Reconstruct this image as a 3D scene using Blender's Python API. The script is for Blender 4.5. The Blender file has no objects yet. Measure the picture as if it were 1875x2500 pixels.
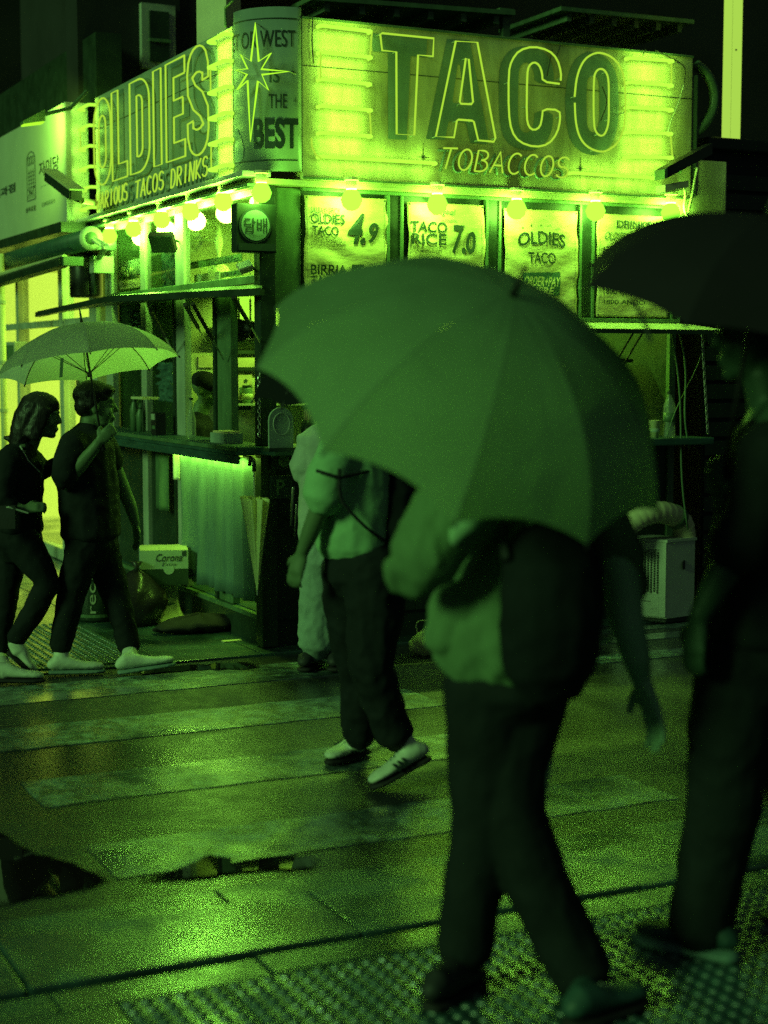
import bpy, bmesh, math, random
from mathutils import Vector, Matrix, noise
random.seed(7)
sc = bpy.context.scene
col = sc.collection

# ------------------------------------------------------------------ camera
FPX, CAMH, PITCH = 3950.0, 1.70, math.atan(365/3950.0)      # photograph pixels (1875 x 2500)
cam_d = bpy.data.cameras.new('camera'); cam = bpy.data.objects.new('camera', cam_d); col.objects.link(cam)
cam_d.sensor_fit = 'VERTICAL'; cam_d.sensor_height = 36.0; cam_d.sensor_width = 27.0
cam_d.lens = FPX/2500*36.0
cam_d.clip_end = 400
cam.location = (0, 0, CAMH); cam.rotation_euler = (math.pi/2-PITCH, 0, 0)
cam_d.dof.use_dof = True; cam_d.dof.focus_distance = 9.2; cam_d.dof.aperture_fstop = 1.7
sc.camera = cam

# ------------------------------------------------------------------ night sky glow, one dim soft sun (city glow from behind the camera)
wd = bpy.data.worlds.new('World'); sc.world = wd; wd.use_nodes = True
bg = wd.node_tree.nodes['Background']
bg.inputs[0].default_value = (0.55, 1.0, 0.70, 1); bg.inputs[1].default_value = 0.036
sd = bpy.data.lights.new('sun', 'SUN'); sun = bpy.data.objects.new('sun', sd); col.objects.link(sun)
sd.energy = 1.2; sd.angle = math.radians(16); sd.color = (0.36, 1.0, 0.24)
sun.rotation_euler = Vector((0.72, 0.55, -0.36)).to_track_quat('-Z', 'Y').to_euler()
vs = sc.view_settings
vs.view_transform = 'Standard'; vs.look = 'None'; vs.exposure = 0.0; vs.gamma = 1.0
sc.render.engine = 'CYCLES'
cy = sc.cycles
cy.max_bounces = 6; cy.diffuse_bounces = 3; cy.glossy_bounces = 3; cy.transmission_bounces = 4; cy.transparent_max_bounces = 8
cy.caustics_reflective = False; cy.caustics_refractive = False
cy.sample_clamp_indirect = 0.9; cy.blur_glossy = 1.0
cy.use_denoising = False
LIME = (0.38, 1.0, 0.075)
NEON = (0.50, 0.90, 0.035)

# ------------------------------------------------------------------ frames: the kiosk corner C0, u along its right face, v along its left face
PHI = math.atan2(.438, .9)
EX = Vector((math.cos(PHI), math.sin(PHI), 0)); EY = Vector((-math.sin(PHI), math.cos(PHI), 0))
C0 = Vector((-.745, 9.366, 0))
def K(u, v, z=0): return C0 + EX*u + EY*v + Vector((0, 0, z))
_c, _s = math.cos(PITCH), math.sin(PITCH); CAM = Vector((0, 0, CAMH))
def ray(x, y):
    a = (x-937.5)/FPX; b = -(y-1250)/FPX
    return Vector((a, _c+b*_s, -_s+b*_c))
def at(x, y, Y):                      # photo pixel at depth Y -> world
    d = ray(x, y); return CAM + d*(Y/d.y)
def RP(x, y, v=0.0):                  # photo pixel on a plane parallel to the right face -> (u, z)
    d = ray(x, y); t = (v-(CAM-C0).dot(EY))/d.dot(EY); p = CAM+d*t-C0
    return p.dot(EX), p.z
def LP(x, y, u=0.0):                  # photo pixel on a plane parallel to the left face -> (v, z)
    d = ray(x, y); t = (u-(CAM-C0).dot(EX))/d.dot(EX); p = CAM+d*t-C0
    return p.dot(EY), p.z
def c1(x, y): return x/2.37, y/2.37
def c2(x, y): return 560+x/2.37, y/2.37
def c3(x, y): return 1175+x/2.37, y/2.37
def c4(x, y): return x/2.37, 560+y/2.37
def s1(x, y): return 200+x/3.318, 450+y/3.318
def Rv(v): return lambda a, b, d=0.0: K(a, v-d, b)           # right-face plane, a = u
def Lu(u): return lambda a, b, d=0.0: K(u-d, -a, b)          # left-face plane, a = -v

# ------------------------------------------------------------------ objects
def tag(o, label=None, cat=None, group=None, kind=None):
    if label: o['label'] = label
    if cat: o['category'] = cat
    if group: o['group'] = group
    if kind: o['kind'] = kind
    return o
def thing(name, label, cat, loc, group=None, kind=None):
    o = bpy.data.objects.new(name, None); o.empty_display_size = .1; col.objects.link(o); o.location = loc
    return tag(o, label, cat, group, kind)
def wloc(o):
    p = Vector(o.location)
    while o.parent: o = o.parent; p += Vector(o.location)
    return p
def mesh_obj(name, verts, faces, mat, parent=None, smooth=False, loc=None):
    me = bpy.data.meshes.new(name)
    if parent is not None: o_ = wloc(parent)
    else: o_ = Vector(loc) if loc is not None else (sum((Vector(v) for v in verts), Vector())/max(1, len(verts)))
    me.from_pydata([tuple(Vector(v)-o_) for v in verts], [], faces)
    me.validate(); me.update()
    if smooth:
        for p in me.polygons: p.use_smooth = True
    if mat: me.materials.append(mat)
    o = bpy.data.objects.new(name, me); col.objects.link(o)
    if parent is not None: o.parent = parent
    else: o.location = o_
    return o
def dup(o, parent, delta):
    c = o.copy(); col.objects.link(c); c.parent = parent
    c.location = Vector(o.location)+Vector(delta)
    for ch in o.children: dup(ch, c, (0, 0, 0))
    return c
def copy_thing(o, loc, label=None):
    c = o.copy(); col.objects.link(c); c.location = loc
    if label: c['label'] = label
    for ch in o.children: dup(ch, c, (0, 0, 0))
    return c
class MB:
    def __init__(s): s.v = []; s.f = []
    def add(s, vs, fs):
        n = len(s.v); s.v += [Vector(v) for v in vs]; s.f += [tuple(i+n for i in f) for f in fs]; return s
    def hexa(s, p):                                   # 8 points: bottom 4, top 4
        return s.add(p, [(3,2,1,0),(4,5,6,7),(0,1,5,4),(1,2,6,5),(2,3,7,6),(3,0,4,7)])
    def kbox(s, u0, u1, v0, v1, z0, z1):              # box in the kiosk frame
        return s.hexa([K(u0,v0,z0),K(u1,v0,z0),K(u1,v1,z0),K(u0,v1,z0),K(u0,v0,z1),K(u1,v0,z1),K(u1,v1,z1),K(u0,v1,z1)])
    def bbox(s, u0, u1, v0, v1, z0, z1, b=.008):      # box with bevelled edges (kiosk frame)
        bm = bmesh.new(); bmesh.ops.create_cube(bm, size=1)
        for q in bm.verts: q.co = Vector(((q.co.x+.5)*(u1-u0)+u0, (q.co.y+.5)*(v1-v0)+v0, (q.co.z+.5)*(z1-z0)+z0))
        bmesh.ops.bevel(bm, geom=list(bm.edges), offset=b, segments=2, affect='EDGES', profile=.6)
        bm.verts.index_update()
        s.add([K(*q.co) for q in bm.verts], [[q.index for q in f.verts] for f in bm.faces]); bm.free(); return s
    def obox(s, c, ax, ay, az):                       # oriented box: centre and three half axes
        c = Vector(c); ax, ay, az = Vector(ax), Vector(ay), Vector(az)
        return s.hexa([c-ax-ay-az, c+ax-ay-az, c+ax+ay-az, c-ax+ay-az, c-ax-ay+az, c+ax-ay+az, c+ax+ay+az, c-ax+ay+az])
    def tube(s, pts, r, n=8, closed=False, caps=True):
        pts = [Vector(p) for p in pts]; m = len(pts)
        rr = r if isinstance(r, (list, tuple)) else [r]*m
        prev = None; rings = []
        for i, p in enumerate(pts):
            if closed: t = pts[(i+1) % m]-pts[i-1]
            else: t = pts[min(i+1, m-1)]-pts[max(i-1, 0)]
            if t.length < 1e-9: t = Vector((0, 0, 1))
            t.normalize()
            if prev is None:
                a = t.orthogonal().normalized()
            else:
                a = prev-t*prev.dot(t)
                a = a.normalized() if a.length > 1e-6 else t.orthogonal().normalized()
            prev = a; b = t.cross(a)
            rings.append([p+(a*math.cos(2*math.pi*k/n)+b*math.sin(2*math.pi*k/n))*rr[i] for k in range(n)])
        vs = [q for R in rings for q in R]; fs = []
        for i in range(m if closed else m-1):
            j = (i+1) % m
            for k in range(n): fs.append((i*n+k, i*n+(k+1) % n, j*n+(k+1) % n, j*n+k))
        if not closed and caps:
            fs.append(tuple(range(n))[::-1]); fs.append(tuple((m-1)*n+k for k in range(n)))
        return s.add(vs, fs)
    def prism(s, poly, plane, d0, d1):                # 2D polygon on a plane function, from depth d0 to d1
        n = len(poly)
        vs = [plane(a, b, d0) for a, b in poly]+[plane(a, b, d1) for a, b in poly]
        fs = [tuple(range(n)), tuple(range(2*n-1, n-1, -1))]+[(i, (i+1) % n, n+(i+1) % n, n+i) for i in range(n)]
        return s.add(vs, fs)
    def lathe(s, prof, c, axis=(0, 0, 1), n=16):       # profile [(r, h)]
        axis = Vector(axis).normalized(); a = axis.orthogonal().normalized(); b = axis.cross(a); c = Vector(c)
        vs = [c+axis*h+(a*math.cos(2*math.pi*k/n)+b*math.sin(2*math.pi*k/n))*max(r, 1e-4) for r, h in prof for k in range(n)]
        fs = [(i*n+k, i*n+(k+1) % n, (i+1)*n+(k+1) % n, (i+1)*n+k) for i in range(len(prof)-1) for k in range(n)]
        fs += [tuple(range(n))[::-1], tuple((len(prof)-1)*n+k for k in range(n))]
        return s.add(vs, fs)
    def grid(s, fn, na, nb):                          # fn(i/na, j/nb) -> point
        vs = [fn(i/na, j/nb) for i in range(na+1) for j in range(nb+1)]
        fs = [(i*(nb+1)+j, (i+1)*(nb+1)+j, (i+1)*(nb+1)+j+1, i*(nb+1)+j+1) for i in range(na) for j in range(nb)]
        return s.add(vs, fs)
    def build(s, name, mat, parent=None, smooth=False, loc=None):
        return mesh_obj(name, s.v, s.f, mat, parent, smooth, loc)
def solidify(o, t, off=-1):
    m = o.modifiers.new('solid', 'SOLIDIFY'); m.thickness = t; m.offset = off; return o

# ------------------------------------------------------------------ materials
def C(g, kb=.8):
    t = min(1, max(0, (g-.08)/.5)); k = .45+.55*t; kb = 1.05-.15*t          # pale things lean yellow, dark ones grey
    dk = max(0, 1-g/.06); return (min(.95, g*(k+1.3*dk)), g, g*(kb+.6*dk))
def mat(name, g, rough=.6, var=.25, scale=6.0, bump=0.0, bscale=60.0, spec=.4, metal=0.0, transl=0.0, alpha=1.0, stretch=None, rvar=0.0, rgb=None, coat=0.0):
    m = bpy.data.materials.new(name); m.use_nodes = True
    nt = m.node_tree; N, L = nt.nodes, nt.links; b = N['Principled BSDF']; out = N['Material Output']
    base = rgb or C(g)
    tc = N.new('ShaderNodeTexCoord'); mp = N.new('ShaderNodeMapping'); L.new(tc.outputs['Object'], mp.inputs[0])
    if stretch: mp.inputs['Scale'].default_value = stretch
    nz = N.new('ShaderNodeTexNoise'); nz.inputs['Scale'].default_value = scale; nz.inputs['Detail'].default_value = 6; nz.inputs['Roughness'].default_value = .6
    L.new(mp.outputs[0], nz.inputs['Vector'])
    rp = N.new('ShaderNodeValToRGB'); rp.color_ramp.elements[0].position = .3; rp.color_ramp.elements[1].position = .7
    rp.color_ramp.elements[0].color = (*[x*(1-var) for x in base], 1); rp.color_ramp.elements[1].color = (*[min(1, x*(1+var*.6)) for x in base], 1)
    L.new(nz.outputs[0], rp.inputs[0]); L.new(rp.outputs[0], b.inputs['Base Color'])
    b.inputs['Roughness'].default_value = rough; b.inputs['Metallic'].default_value = metal
    b.inputs['Specular IOR Level'].default_value = spec; b.inputs['Coat Weight'].default_value = coat
    if rvar:
        mr = N.new('ShaderNodeMapRange'); mr.inputs['To Min'].default_value = max(.03, rough-rvar); mr.inputs['To Max'].default_value = min(1, rough+rvar)
        mr.inputs['From Min'].default_value = .35; mr.inputs['From Max'].default_value = .65
        L.new(nz.outputs[0], mr.inputs[0]); L.new(mr.outputs[0], b.inputs['Roughness'])
    if bump:
        n2 = N.new('ShaderNodeTexNoise'); n2.inputs['Scale'].default_value = bscale; n2.inputs['Detail'].default_value = 4
        L.new(mp.outputs[0], n2.inputs['Vector'])
        bp = N.new('ShaderNodeBump'); bp.inputs['Strength'].default_value = bump; bp.inputs['Distance'].default_value = .01
        L.new(n2.outputs[0], bp.inputs['Height']); L.new(bp.outputs[0], b.inputs['Normal'])
    last = b.outputs[0]
    if transl:
        t = N.new('ShaderNodeBsdfTranslucent'); L.new(rp.outputs[0], t.inputs[0]); mx = N.new('ShaderNodeMixShader'); mx.inputs[0].default_value = transl
        L.new(last, mx.inputs[1]); L.new(t.outputs[0], mx.inputs[2]); last = mx.outputs[0]
    if alpha < 1:
        t = N.new('ShaderNodeBsdfTransparent'); mx = N.new('ShaderNodeMixShader'); mx.inputs[0].default_value = alpha
        L.new(t.outputs[0], mx.inputs[1]); L.new(last, mx.inputs[2]); last = mx.outputs[0]
    if last is not b.outputs[0]: L.new(last, out.inputs[0])
    return m
def emat(name, rgb, strength, sample=True):
    m = bpy.data.materials.new(name); m.use_nodes = True; nt = m.node_tree; b = nt.nodes['Principled BSDF']
    b.inputs['Base Color'].default_value = (*[x*(.4 if sample else .02) for x in rgb], 1)
    b.inputs['Emission Color'].default_value = (*rgb, 1); b.inputs['Emission Strength'].default_value = strength
    if not sample: m.cycles.emission_sampling = 'NONE'; b.inputs['Specular IOR Level'].default_value = 0
    return m
def glassmat(name, tint, refl=1.0):
    m = bpy.data.materials.new(name); m.use_nodes = True; nt = m.node_tree; N, L = nt.nodes, nt.links
    for n in list(N):
        if n.type != 'OUTPUT_MATERIAL': N.remove(n)
    g = N.new('ShaderNodeBsdfGlossy'); g.inputs['Roughness'].default_value = .03
    t = N.new('ShaderNodeBsdfTransparent'); t.inputs[0].default_value = (tint, tint, tint, 1)
    fr = N.new('ShaderNodeLayerWeight'); fr.inputs[0].default_value = .5
    pw = N.new('ShaderNodeMath'); pw.operation = 'POWER'; pw.inputs[1].default_value = 5; L.new(fr.outputs['Facing'], pw.inputs[0])
    ad = N.new('ShaderNodeMath'); ad.operation = 'MULTIPLY_ADD'; ad.inputs[1].default_value = .9*refl; ad.inputs[2].default_value = .05*refl; L.new(pw.outputs[0], ad.inputs[0])
    mx = N.new('ShaderNodeMixShader'); L.new(ad.outputs[0], mx.inputs[0]); L.new(t.outputs[0], mx.inputs[1]); L.new(g.outputs[0], mx.inputs[2])
    L.new(mx.outputs[0], N['Material Output'].inputs[0]); return m
M = dict(
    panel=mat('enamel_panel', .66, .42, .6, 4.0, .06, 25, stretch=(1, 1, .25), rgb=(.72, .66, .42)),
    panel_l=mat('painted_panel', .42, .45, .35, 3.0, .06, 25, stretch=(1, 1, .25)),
    cream=mat('cream_paint', .72, .5, .2, 4, rgb=(.78, .72, .45)),
    letter=mat('letter_paint', .30, .4, .35, 5, stretch=(1, 1, .3)),
    ink=mat('ink', .05, .6, .2, 10),
    ink_soft=mat('faded_ink', .12, .6, .4, 18),
    dark_metal=mat('dark_metal', .05, .4, .3, 8, .05, 40, rvar=.1, rgb=(.032, .05, .038)),
    mid_metal=mat('grey_metal', .22, .4, .35, 7, .05, 40, stretch=(1, 1, .4), rvar=.1, rgb=(.14, .22, .13)),
    pale_metal=mat('pale_metal', .55, .4, .3, 6, .05, 40, stretch=(1, 1, .4)),
    chrome=mat('bare_metal', .6, .25, .1, 8, metal=.9),
    black=mat('black_plastic', .025, .35, .2, 9),
    paper=mat('banner_vinyl', .66, .4, .2, 5, .8, 9, stretch=(1, 1, 2.2), rgb=(.85, .68, .42)),
    white=mat('white_paint', .78, .45, .15, 5, rgb=(.85, .78, .5)),
    wood=mat('dark_wood', .10, .5, .45, 5, .1, 30, stretch=(1, 1, 6)),
    kraft=mat('cardboard', .45, .7, .2, 8, .06, 50),
    rubber=mat('black_rubber', .03, .6, .2, 12, .1, 60),
    cable=mat('black_cable', .03, .5, .1, 9),
    glass=glassmat('window_glass', .93, 1.0),
    bottle=mat('clear_plastic', .5, .12, .1, 5, spec=.6, alpha=.35),
    neon=emat('neon_tube', (0.40, 0.72, 0.04), 1.05, False),
    neon_bar=emat('neon_bar', (0.42, 1.0, 0.05), 1.3, False),
    star=emat('neon_star', (0.42, 0.95, 0.03), 1.2, False),
    bulb=emat('bulb_glow', (0.29, 1.0, 0.04), 1.9, False),
    tube_off=mat('unlit_tube', .5, .2, .1, 5),
)
# ================================================================== the ground
def wet(name, g, r_wet, r_dry, grain, gscale, var=.35, patch=1.3, dist=.006, spec=.5, coat=1.0, ior=2.0):
    m = bpy.data.materials.new(name); m.use_nodes = True
    nt = m.node_tree; N, L = nt.nodes, nt.links; b = N['Principled BSDF']
    tc = N.new('ShaderNodeTexCoord')
    big = N.new('ShaderNodeTexNoise'); big.inputs['Scale'].default_value = patch; big.inputs['Detail'].default_value = 5; big.inputs['Distortion'].default_value = .6
    L.new(tc.outputs['Object'], big.inputs[0])
    fine = N.new('ShaderNodeTexNoise'); fine.inputs['Scale'].default_value = gscale; fine.inputs['Detail'].default_value = 5; fine.inputs['Roughness'].default_value = .7
    L.new(tc.outputs['Object'], fine.inputs[0])
    mid = N.new('ShaderNodeTexNoise'); mid.inputs['Scale'].default_value = 9; mid.inputs['Detail'].default_value = 6
    L.new(tc.outputs['Object'], mid.inputs[0])
    mr = N.new('ShaderNodeMapRange'); mr.inputs['From Min'].default_value = .38; mr.inputs['From Max'].default_value = .62
    mr.inputs['To Min'].default_value = r_wet; mr.inputs['To Max'].default_value = r_dry
    L.new(big.outputs[0], mr.inputs[0]); L.new(mr.outputs[0], b.inputs['Roughness'])
    base = C(g)
    rp = N.new('ShaderNodeValToRGB'); rp.color_ramp.elements[0].position = .3; rp.color_ramp.elements[1].position = .72
    rp.color_ramp.elements[0].color = (*[x*(1-var) for x in base], 1); rp.color_ramp.elements[1].color = (*[x*(1+var) for x in base], 1)
    sm = N.new('ShaderNodeMath'); sm.operation = 'MULTIPLY_ADD'; sm.inputs[1].default_value = .5
    L.new(fine.outputs[0], sm.inputs[0])
    hm = N.new('ShaderNodeMath'); hm.operation = 'MULTIPLY'; hm.inputs[1].default_value = .5
    L.new(mid.outputs[0], hm.inputs[0]); L.new(hm.outputs[0], sm.inputs[2]); L.new(sm.outputs[0], rp.inputs[0])
    # soaked patches are darker, drained ones paler
    wr = N.new('ShaderNodeMapRange'); wr.inputs['From Min'].default_value = .40; wr.inputs['From Max'].default_value = .60; wr.inputs['To Min'].default_value = .55; wr.inputs['To Max'].default_value = 1.15
    L.new(big.outputs[0], wr.inputs[0]); mu = N.new('ShaderNodeVectorMath'); mu.operation = 'SCALE'; L.new(rp.outputs[0], mu.inputs[0]); L.new(wr.outputs[0], mu.inputs['Scale'])
    L.new(mu.outputs[0], b.inputs['Base Color'])
    gm = N.new('ShaderNodeMapRange'); gm.inputs['From Min'].default_value = .4; gm.inputs['From Max'].default_value = .6
    gm.inputs['To Min'].default_value = grain*.35; gm.inputs['To Max'].default_value = grain
    L.new(big.outputs[0], gm.inputs[0])
    bp = N.new('ShaderNodeBump'); bp.inputs['Distance'].default_value = dist; L.new(gm.outputs[0], bp.inputs['Strength'])
    L.new(fine.outputs[0], bp.inputs['Height']); L.new(bp.outputs[0], b.inputs['Normal'])
    b.inputs['Specular IOR Level'].default_value = spec
    # film of water over the surface
    cr = N.new('ShaderNodeMapRange'); cr.inputs['From Min'].default_value = .36; cr.inputs['From Max'].default_value = .64
    cr.inputs['To Min'].default_value = .13; cr.inputs['To Max'].default_value = .52; L.new(big.outputs[0], cr.inputs[0]); L.new(cr.outputs[0], b.inputs['Coat Roughness'])
    mw = N.new('ShaderNodeMath'); mw.operation = 'MULTIPLY_ADD'; mw.inputs[1].default_value = .45; L.new(mid.outputs[0], mw.inputs[0])
    bw = N.new('ShaderNodeMath'); bw.operation = 'MULTIPLY'; bw.inputs[1].default_value = .55; L.new(big.outputs[0], bw.inputs[0]); L.new(bw.outputs[0], mw.inputs[2])
    cw = N.new('ShaderNodeMapRange'); cw.inputs['From Min'].default_value = .42; cw.inputs['From Max'].default_value = .58
    cw.inputs['To Min'].default_value = coat; cw.inputs['To Max'].default_value = coat*.30; L.new(mw.outputs[0], cw.inputs[0]); L.new(cw.outputs[0], b.inputs['Coat Weight'])
    b.inputs['Coat IOR'].default_value = ior
    bc = N.new('ShaderNodeBump'); bc.inputs['Distance'].default_value = dist*.8; bc.inputs['Strength'].default_value = .2
    L.new(sm.outputs[0], bc.inputs['Height']); L.new(bc.outputs[0], b.inputs['Coat Normal'])
    return m
M['asphalt'] = wet('wet_asphalt', .035, .35, .6, .5, 75, .6, .9, .012, .45, .8, 1.9)
M['paint'] = wet('worn_road_paint', .34, .25, .4, .3, 75, .5, 1.6, .008, .6, 1.0, 2.5)
M['kerb'] = wet('wet_granite', .13, .2, .4, .45, 55, .5, 2.2, .008, .6)
M['slab'] = wet('wet_paving', .09, .2, .4, .45, 55, .5, 2.0, .008, .6)
M['far_slab'] = wet('wet_far_paving', .12, .10, .28, .4, 55, .45, 1.5, .006, .6)
M['tactile'] = wet('tactile_paving', .12, .2, .4, .4, 60, .4, 3.0, .006, .6)
def wear(m, under, amount):
    # worn paint: patches where the asphalt colour shows through
    nt = m.node_tree; N, L = nt.nodes, nt.links; b = N['Principled BSDF']
    src = b.inputs['Base Color'].links[0].from_socket
    tc = N.new('ShaderNodeTexCoord'); nz = N.new('ShaderNodeTexNoise'); nz.inputs['Scale'].default_value = 13; nz.inputs['Detail'].default_value = 9; nz.inputs['Roughness'].default_value = .75; L.new(tc.outputs['Object'], nz.inputs[0])
    rp = N.new('ShaderNodeValToRGB'); rp.color_ramp.elements[0].position = amount; rp.color_ramp.elements[1].position = amount+.14; L.new(nz.outputs[0], rp.inputs[0])
    mx = N.new('ShaderNodeMixRGB'); mx.inputs[1].default_value = (*C(under), 1); L.new(rp.outputs[0], mx.inputs[0]); L.new(src, mx.inputs[2]); L.new(mx.outputs[0], b.inputs['Base Color'])
wear(M['paint'], .05, .44)
M['water'] = mat('puddle_water', .012, .025, .1, 2, .012, 14, spec=.5)
M['grime'] = mat('joint_grime', .015, .6, .2, 12)

def sheet(name, u0, u1, v0, v1, z, m, nu=1, nv=1, parent=None):
    b = MB(); b.grid(lambda i, j: K(u0+(u1-u0)*i, v0+(v1-v0)*j, z), nu, nv); return b.build(name, m, parent)
tag(sheet('ground', -90, 90, -60, 120, -.02, M['grime']), kind='structure')
road = tag(sheet('road', -40, 40, -4.10, -.10, 0, M['asphalt'], 8, 4), kind='structure')
for v0, v1 in ((-3.68, -3.28), (-2.72, -2.31), (-1.76, -1.32), (-.80, -.36)):
    b = MB(); n = 26
    rnd = [(random.uniform(-.007, .007), random.uniform(-.007, .007)) for _ in range(n+1)]
    top = [K(-1.94+2.26*i/n, v0+rnd[i][0], .004) for i in range(n+1)]+[K(-1.94+2.26*i/n, v1+rnd[i][1], .004) for i in range(n, -1, -1)]
    m_ = len(top); b.add(top+[p-Vector((0, 0, .006)) for p in top], [tuple(range(m_))]+[(i, m_+i, m_+(i+1) % m_, (i+1) % m_) for i in range(m_)])
    b.build('stripe', M['paint'], road)
for k, (v0, v1) in enumerate(((-1.15, -.95), (-.62, -.45), (-.30, -.18))):
    MB().kbox(1.65, 3.6, v0, v1, -.003, .005).build('stripe', M['paint'], road)
# kerb slabs at the near side, with a drain gap behind them
kerb = thing('kerb', None, None, K(-1, -4.31, 0), kind='structure')
u = -4.44
while u < 3:
    w = 1.0
    MB().bbox(u+.004, u+w-.004, -4.515, -4.10, -.03, .012+random.uniform(-.003, .003), .006).build('kerb_stone', M['kerb'], kerb); u += w
u = -4.1
while u < 3:
    MB().bbox(u+.005, u+1.2-.005, -4.10, -3.93, -.03, .006, .005).build('gutter_stone', M['slab'], kerb); u += 1.2
# near pavement
near = tag(sheet('near_pavement', -40, 40, -40, -4.53, -.012, M['grime']), kind='structure')
u = -4.2
while u < 2.6:
    MB().bbox(u+.003, u+.597, -4.70, -4.56, -.03, .010+random.uniform(-.002, .003), .004).build('paving_slab', M['slab'], near); u += .6
for j in range(4):
    for i in range(6):
        u1 = -2.253-.6*i; MB().bbox(u1-.597, u1, -5.003-.3*j, -4.706-.3*j, -.03, .010+random.uniform(-.002, .003), .004).build('paving_slab', M['slab'], near)
for j in range(2):
    for i in range(8):
        u1 = -2.25+.6*i; MB().bbox(u1+.003, u1+.597, -6.203-.3*j, -5.906-.3*j, -.03, .010, .004).build('paving_slab', M['slab'], near)
proto = None
for j in range(4):
    for i in range(13):
        uc, vc = -2.25+.15+.3*i, -4.706-.15-.3*j
        if proto is None:
            b = MB(); b.bbox(uc-.1475, uc+.1475, vc-.1475, vc+.1475, -.03, .010, .004)
            nd = 6; st = .295/nd
            for a in range(nd):
                for c_ in range(nd):
                    b.lathe([(.0185, -.001), (.0165, .004), (.011, .0075), (.004, .0085)], K(uc-.1475+st*(a+.5), vc-.1475+st*(c_+.5), .010), n=8)
            proto = b.build('tactile_tile', M['tactile'], near); p0 = K(uc, vc)
            continue
        dup(proto, near, K(uc, vc, random.uniform(-.002, .002))-p0)
# far pavement
far = tag(sheet('far_pavement', -40, 40, -.10, 60, -.003, M['grime']), kind='structure')
for i in range(-9, 6):
    for j in range(0, 12 if i < 1 else 1):
        if i >= 1 and j > 1: continue
        MB().bbox(i*.6+.003, i*.6+.597, -.09+j*.6+.003, -.09+j*.6+.597, -.03, .012+random.uniform(-.003, .003), .004).build('paving_slab', M['far_slab'], far)
b = MB()
for i in range(3):
    for j in range(4):
        pass
proto = None
for i in range(3):
    for j in range(5):
        uc, vc = -1.42+.3*i, .14+.3*j
        if proto is None:
            b = MB(); b.bbox(uc-.147, uc+.147, vc-.147, vc+.147, .006, .020, .003)
            for a in range(6):
                for c_ in range(6):
                    b.lathe([(.016, -.001), (.014, .003), (.006, .006)], K(uc-.1475+.049*(a+.5), vc-.1475+.049*(c_+.5), .020), n=8)
            proto = b.build('tactile_tile', M['tactile'], far); p0 = K(uc, vc)
        else: dup(proto, far, K(uc, vc)-p0)
# puddles
def water_edge(m):
    nt = m.node_tree; N, L = nt.nodes, nt.links; b = N['Principled BSDF']; out = N['Material Output']
    at_ = N.new('ShaderNodeAttribute'); at_.attribute_name = 'shore'
    tc = N.new('ShaderNodeTexCoord'); nz = N.new('ShaderNodeTexNoise'); nz.inputs['Scale'].default_value = 22; nz.inputs['Detail'].default_value = 6; L.new(tc.outputs['Object'], nz.inputs[0])
    ad = N.new('ShaderNodeMath'); ad.operation = 'MULTIPLY_ADD'; ad.inputs[1].default_value = .9; L.new(nz.outputs[0], ad.inputs[0]); L.new(at_.outputs['Fac'], ad.inputs[2])
    rp = N.new('ShaderNodeMapRange'); rp.inputs['From Min'].default_value = .55; rp.inputs['From Max'].default_value = 1.0; L.new(ad.outputs[0], rp.inputs[0])
    t = N.new('ShaderNodeBsdfTransparent'); mx = N.new('ShaderNodeMixShader'); L.new(rp.outputs[0], mx.inputs[0]); L.new(t.outputs[0], mx.inputs[1]); L.new(b.outputs[0], mx.inputs[2]); L.new(mx.outputs[0], out.inputs[0])
water_edge(M['water'])
def puddle(pts, label):
    vs = []
    for i, (x, y) in enumerate(pts):
        x2, y2 = pts[(i+1) % len(pts)]
        for t in range(6):
            f = t/6; px, py = x+(x2-x)*f, y+(y2-y)*f
            px += 16*noise.noise(Vector((px*.02, py*.02, 3)))*(t > 0); py += 14*noise.noise(Vector((px*.03, py*.03, 9)))*(t > 0)
            d = ray(px/1.843, 1550+py/1.843); q = CAM+d*((.0075-CAMH)/d.z); vs.append(q)
    n = len(vs); cen = sum(vs, Vector())/n
    inn_ = [p.lerp(cen, .22) for p in vs]
    b = MB(); b.add(vs+inn_+[cen], [(i, (i+1) % n, n+(i+1) % n, n+i) for i in range(n)]+[(n+i, n+(i+1) % n, 2*n) for i in range(n)])
    o = b.build('puddle', M['water']); tag(o, kind='structure')
    at_ = o.data.attributes.new('shore', 'FLOAT', 'POINT')
    for i in range(len(o.data.vertices)): at_.data[i].value = 0.0 if i < n else .75
    return o
puddle([(-260, 760), (0, 880), (140, 965), (380, 1040), (540, 1105), (400, 1150), (0, 1225), (-260, 1265)], '')
puddle([(560, 1108), (700, 1085), (860, 1018), (940, 982), (1030, 1000), (1055, 1045), (1110, 1010), (1300, 990), (1460, 985), (1460, 1045), (1100, 1060), (820, 1098)], '')
puddle([(560, 150), (900, 130), (1150, 120), (1200, 145), (900, 160), (600, 178)], '')
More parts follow.
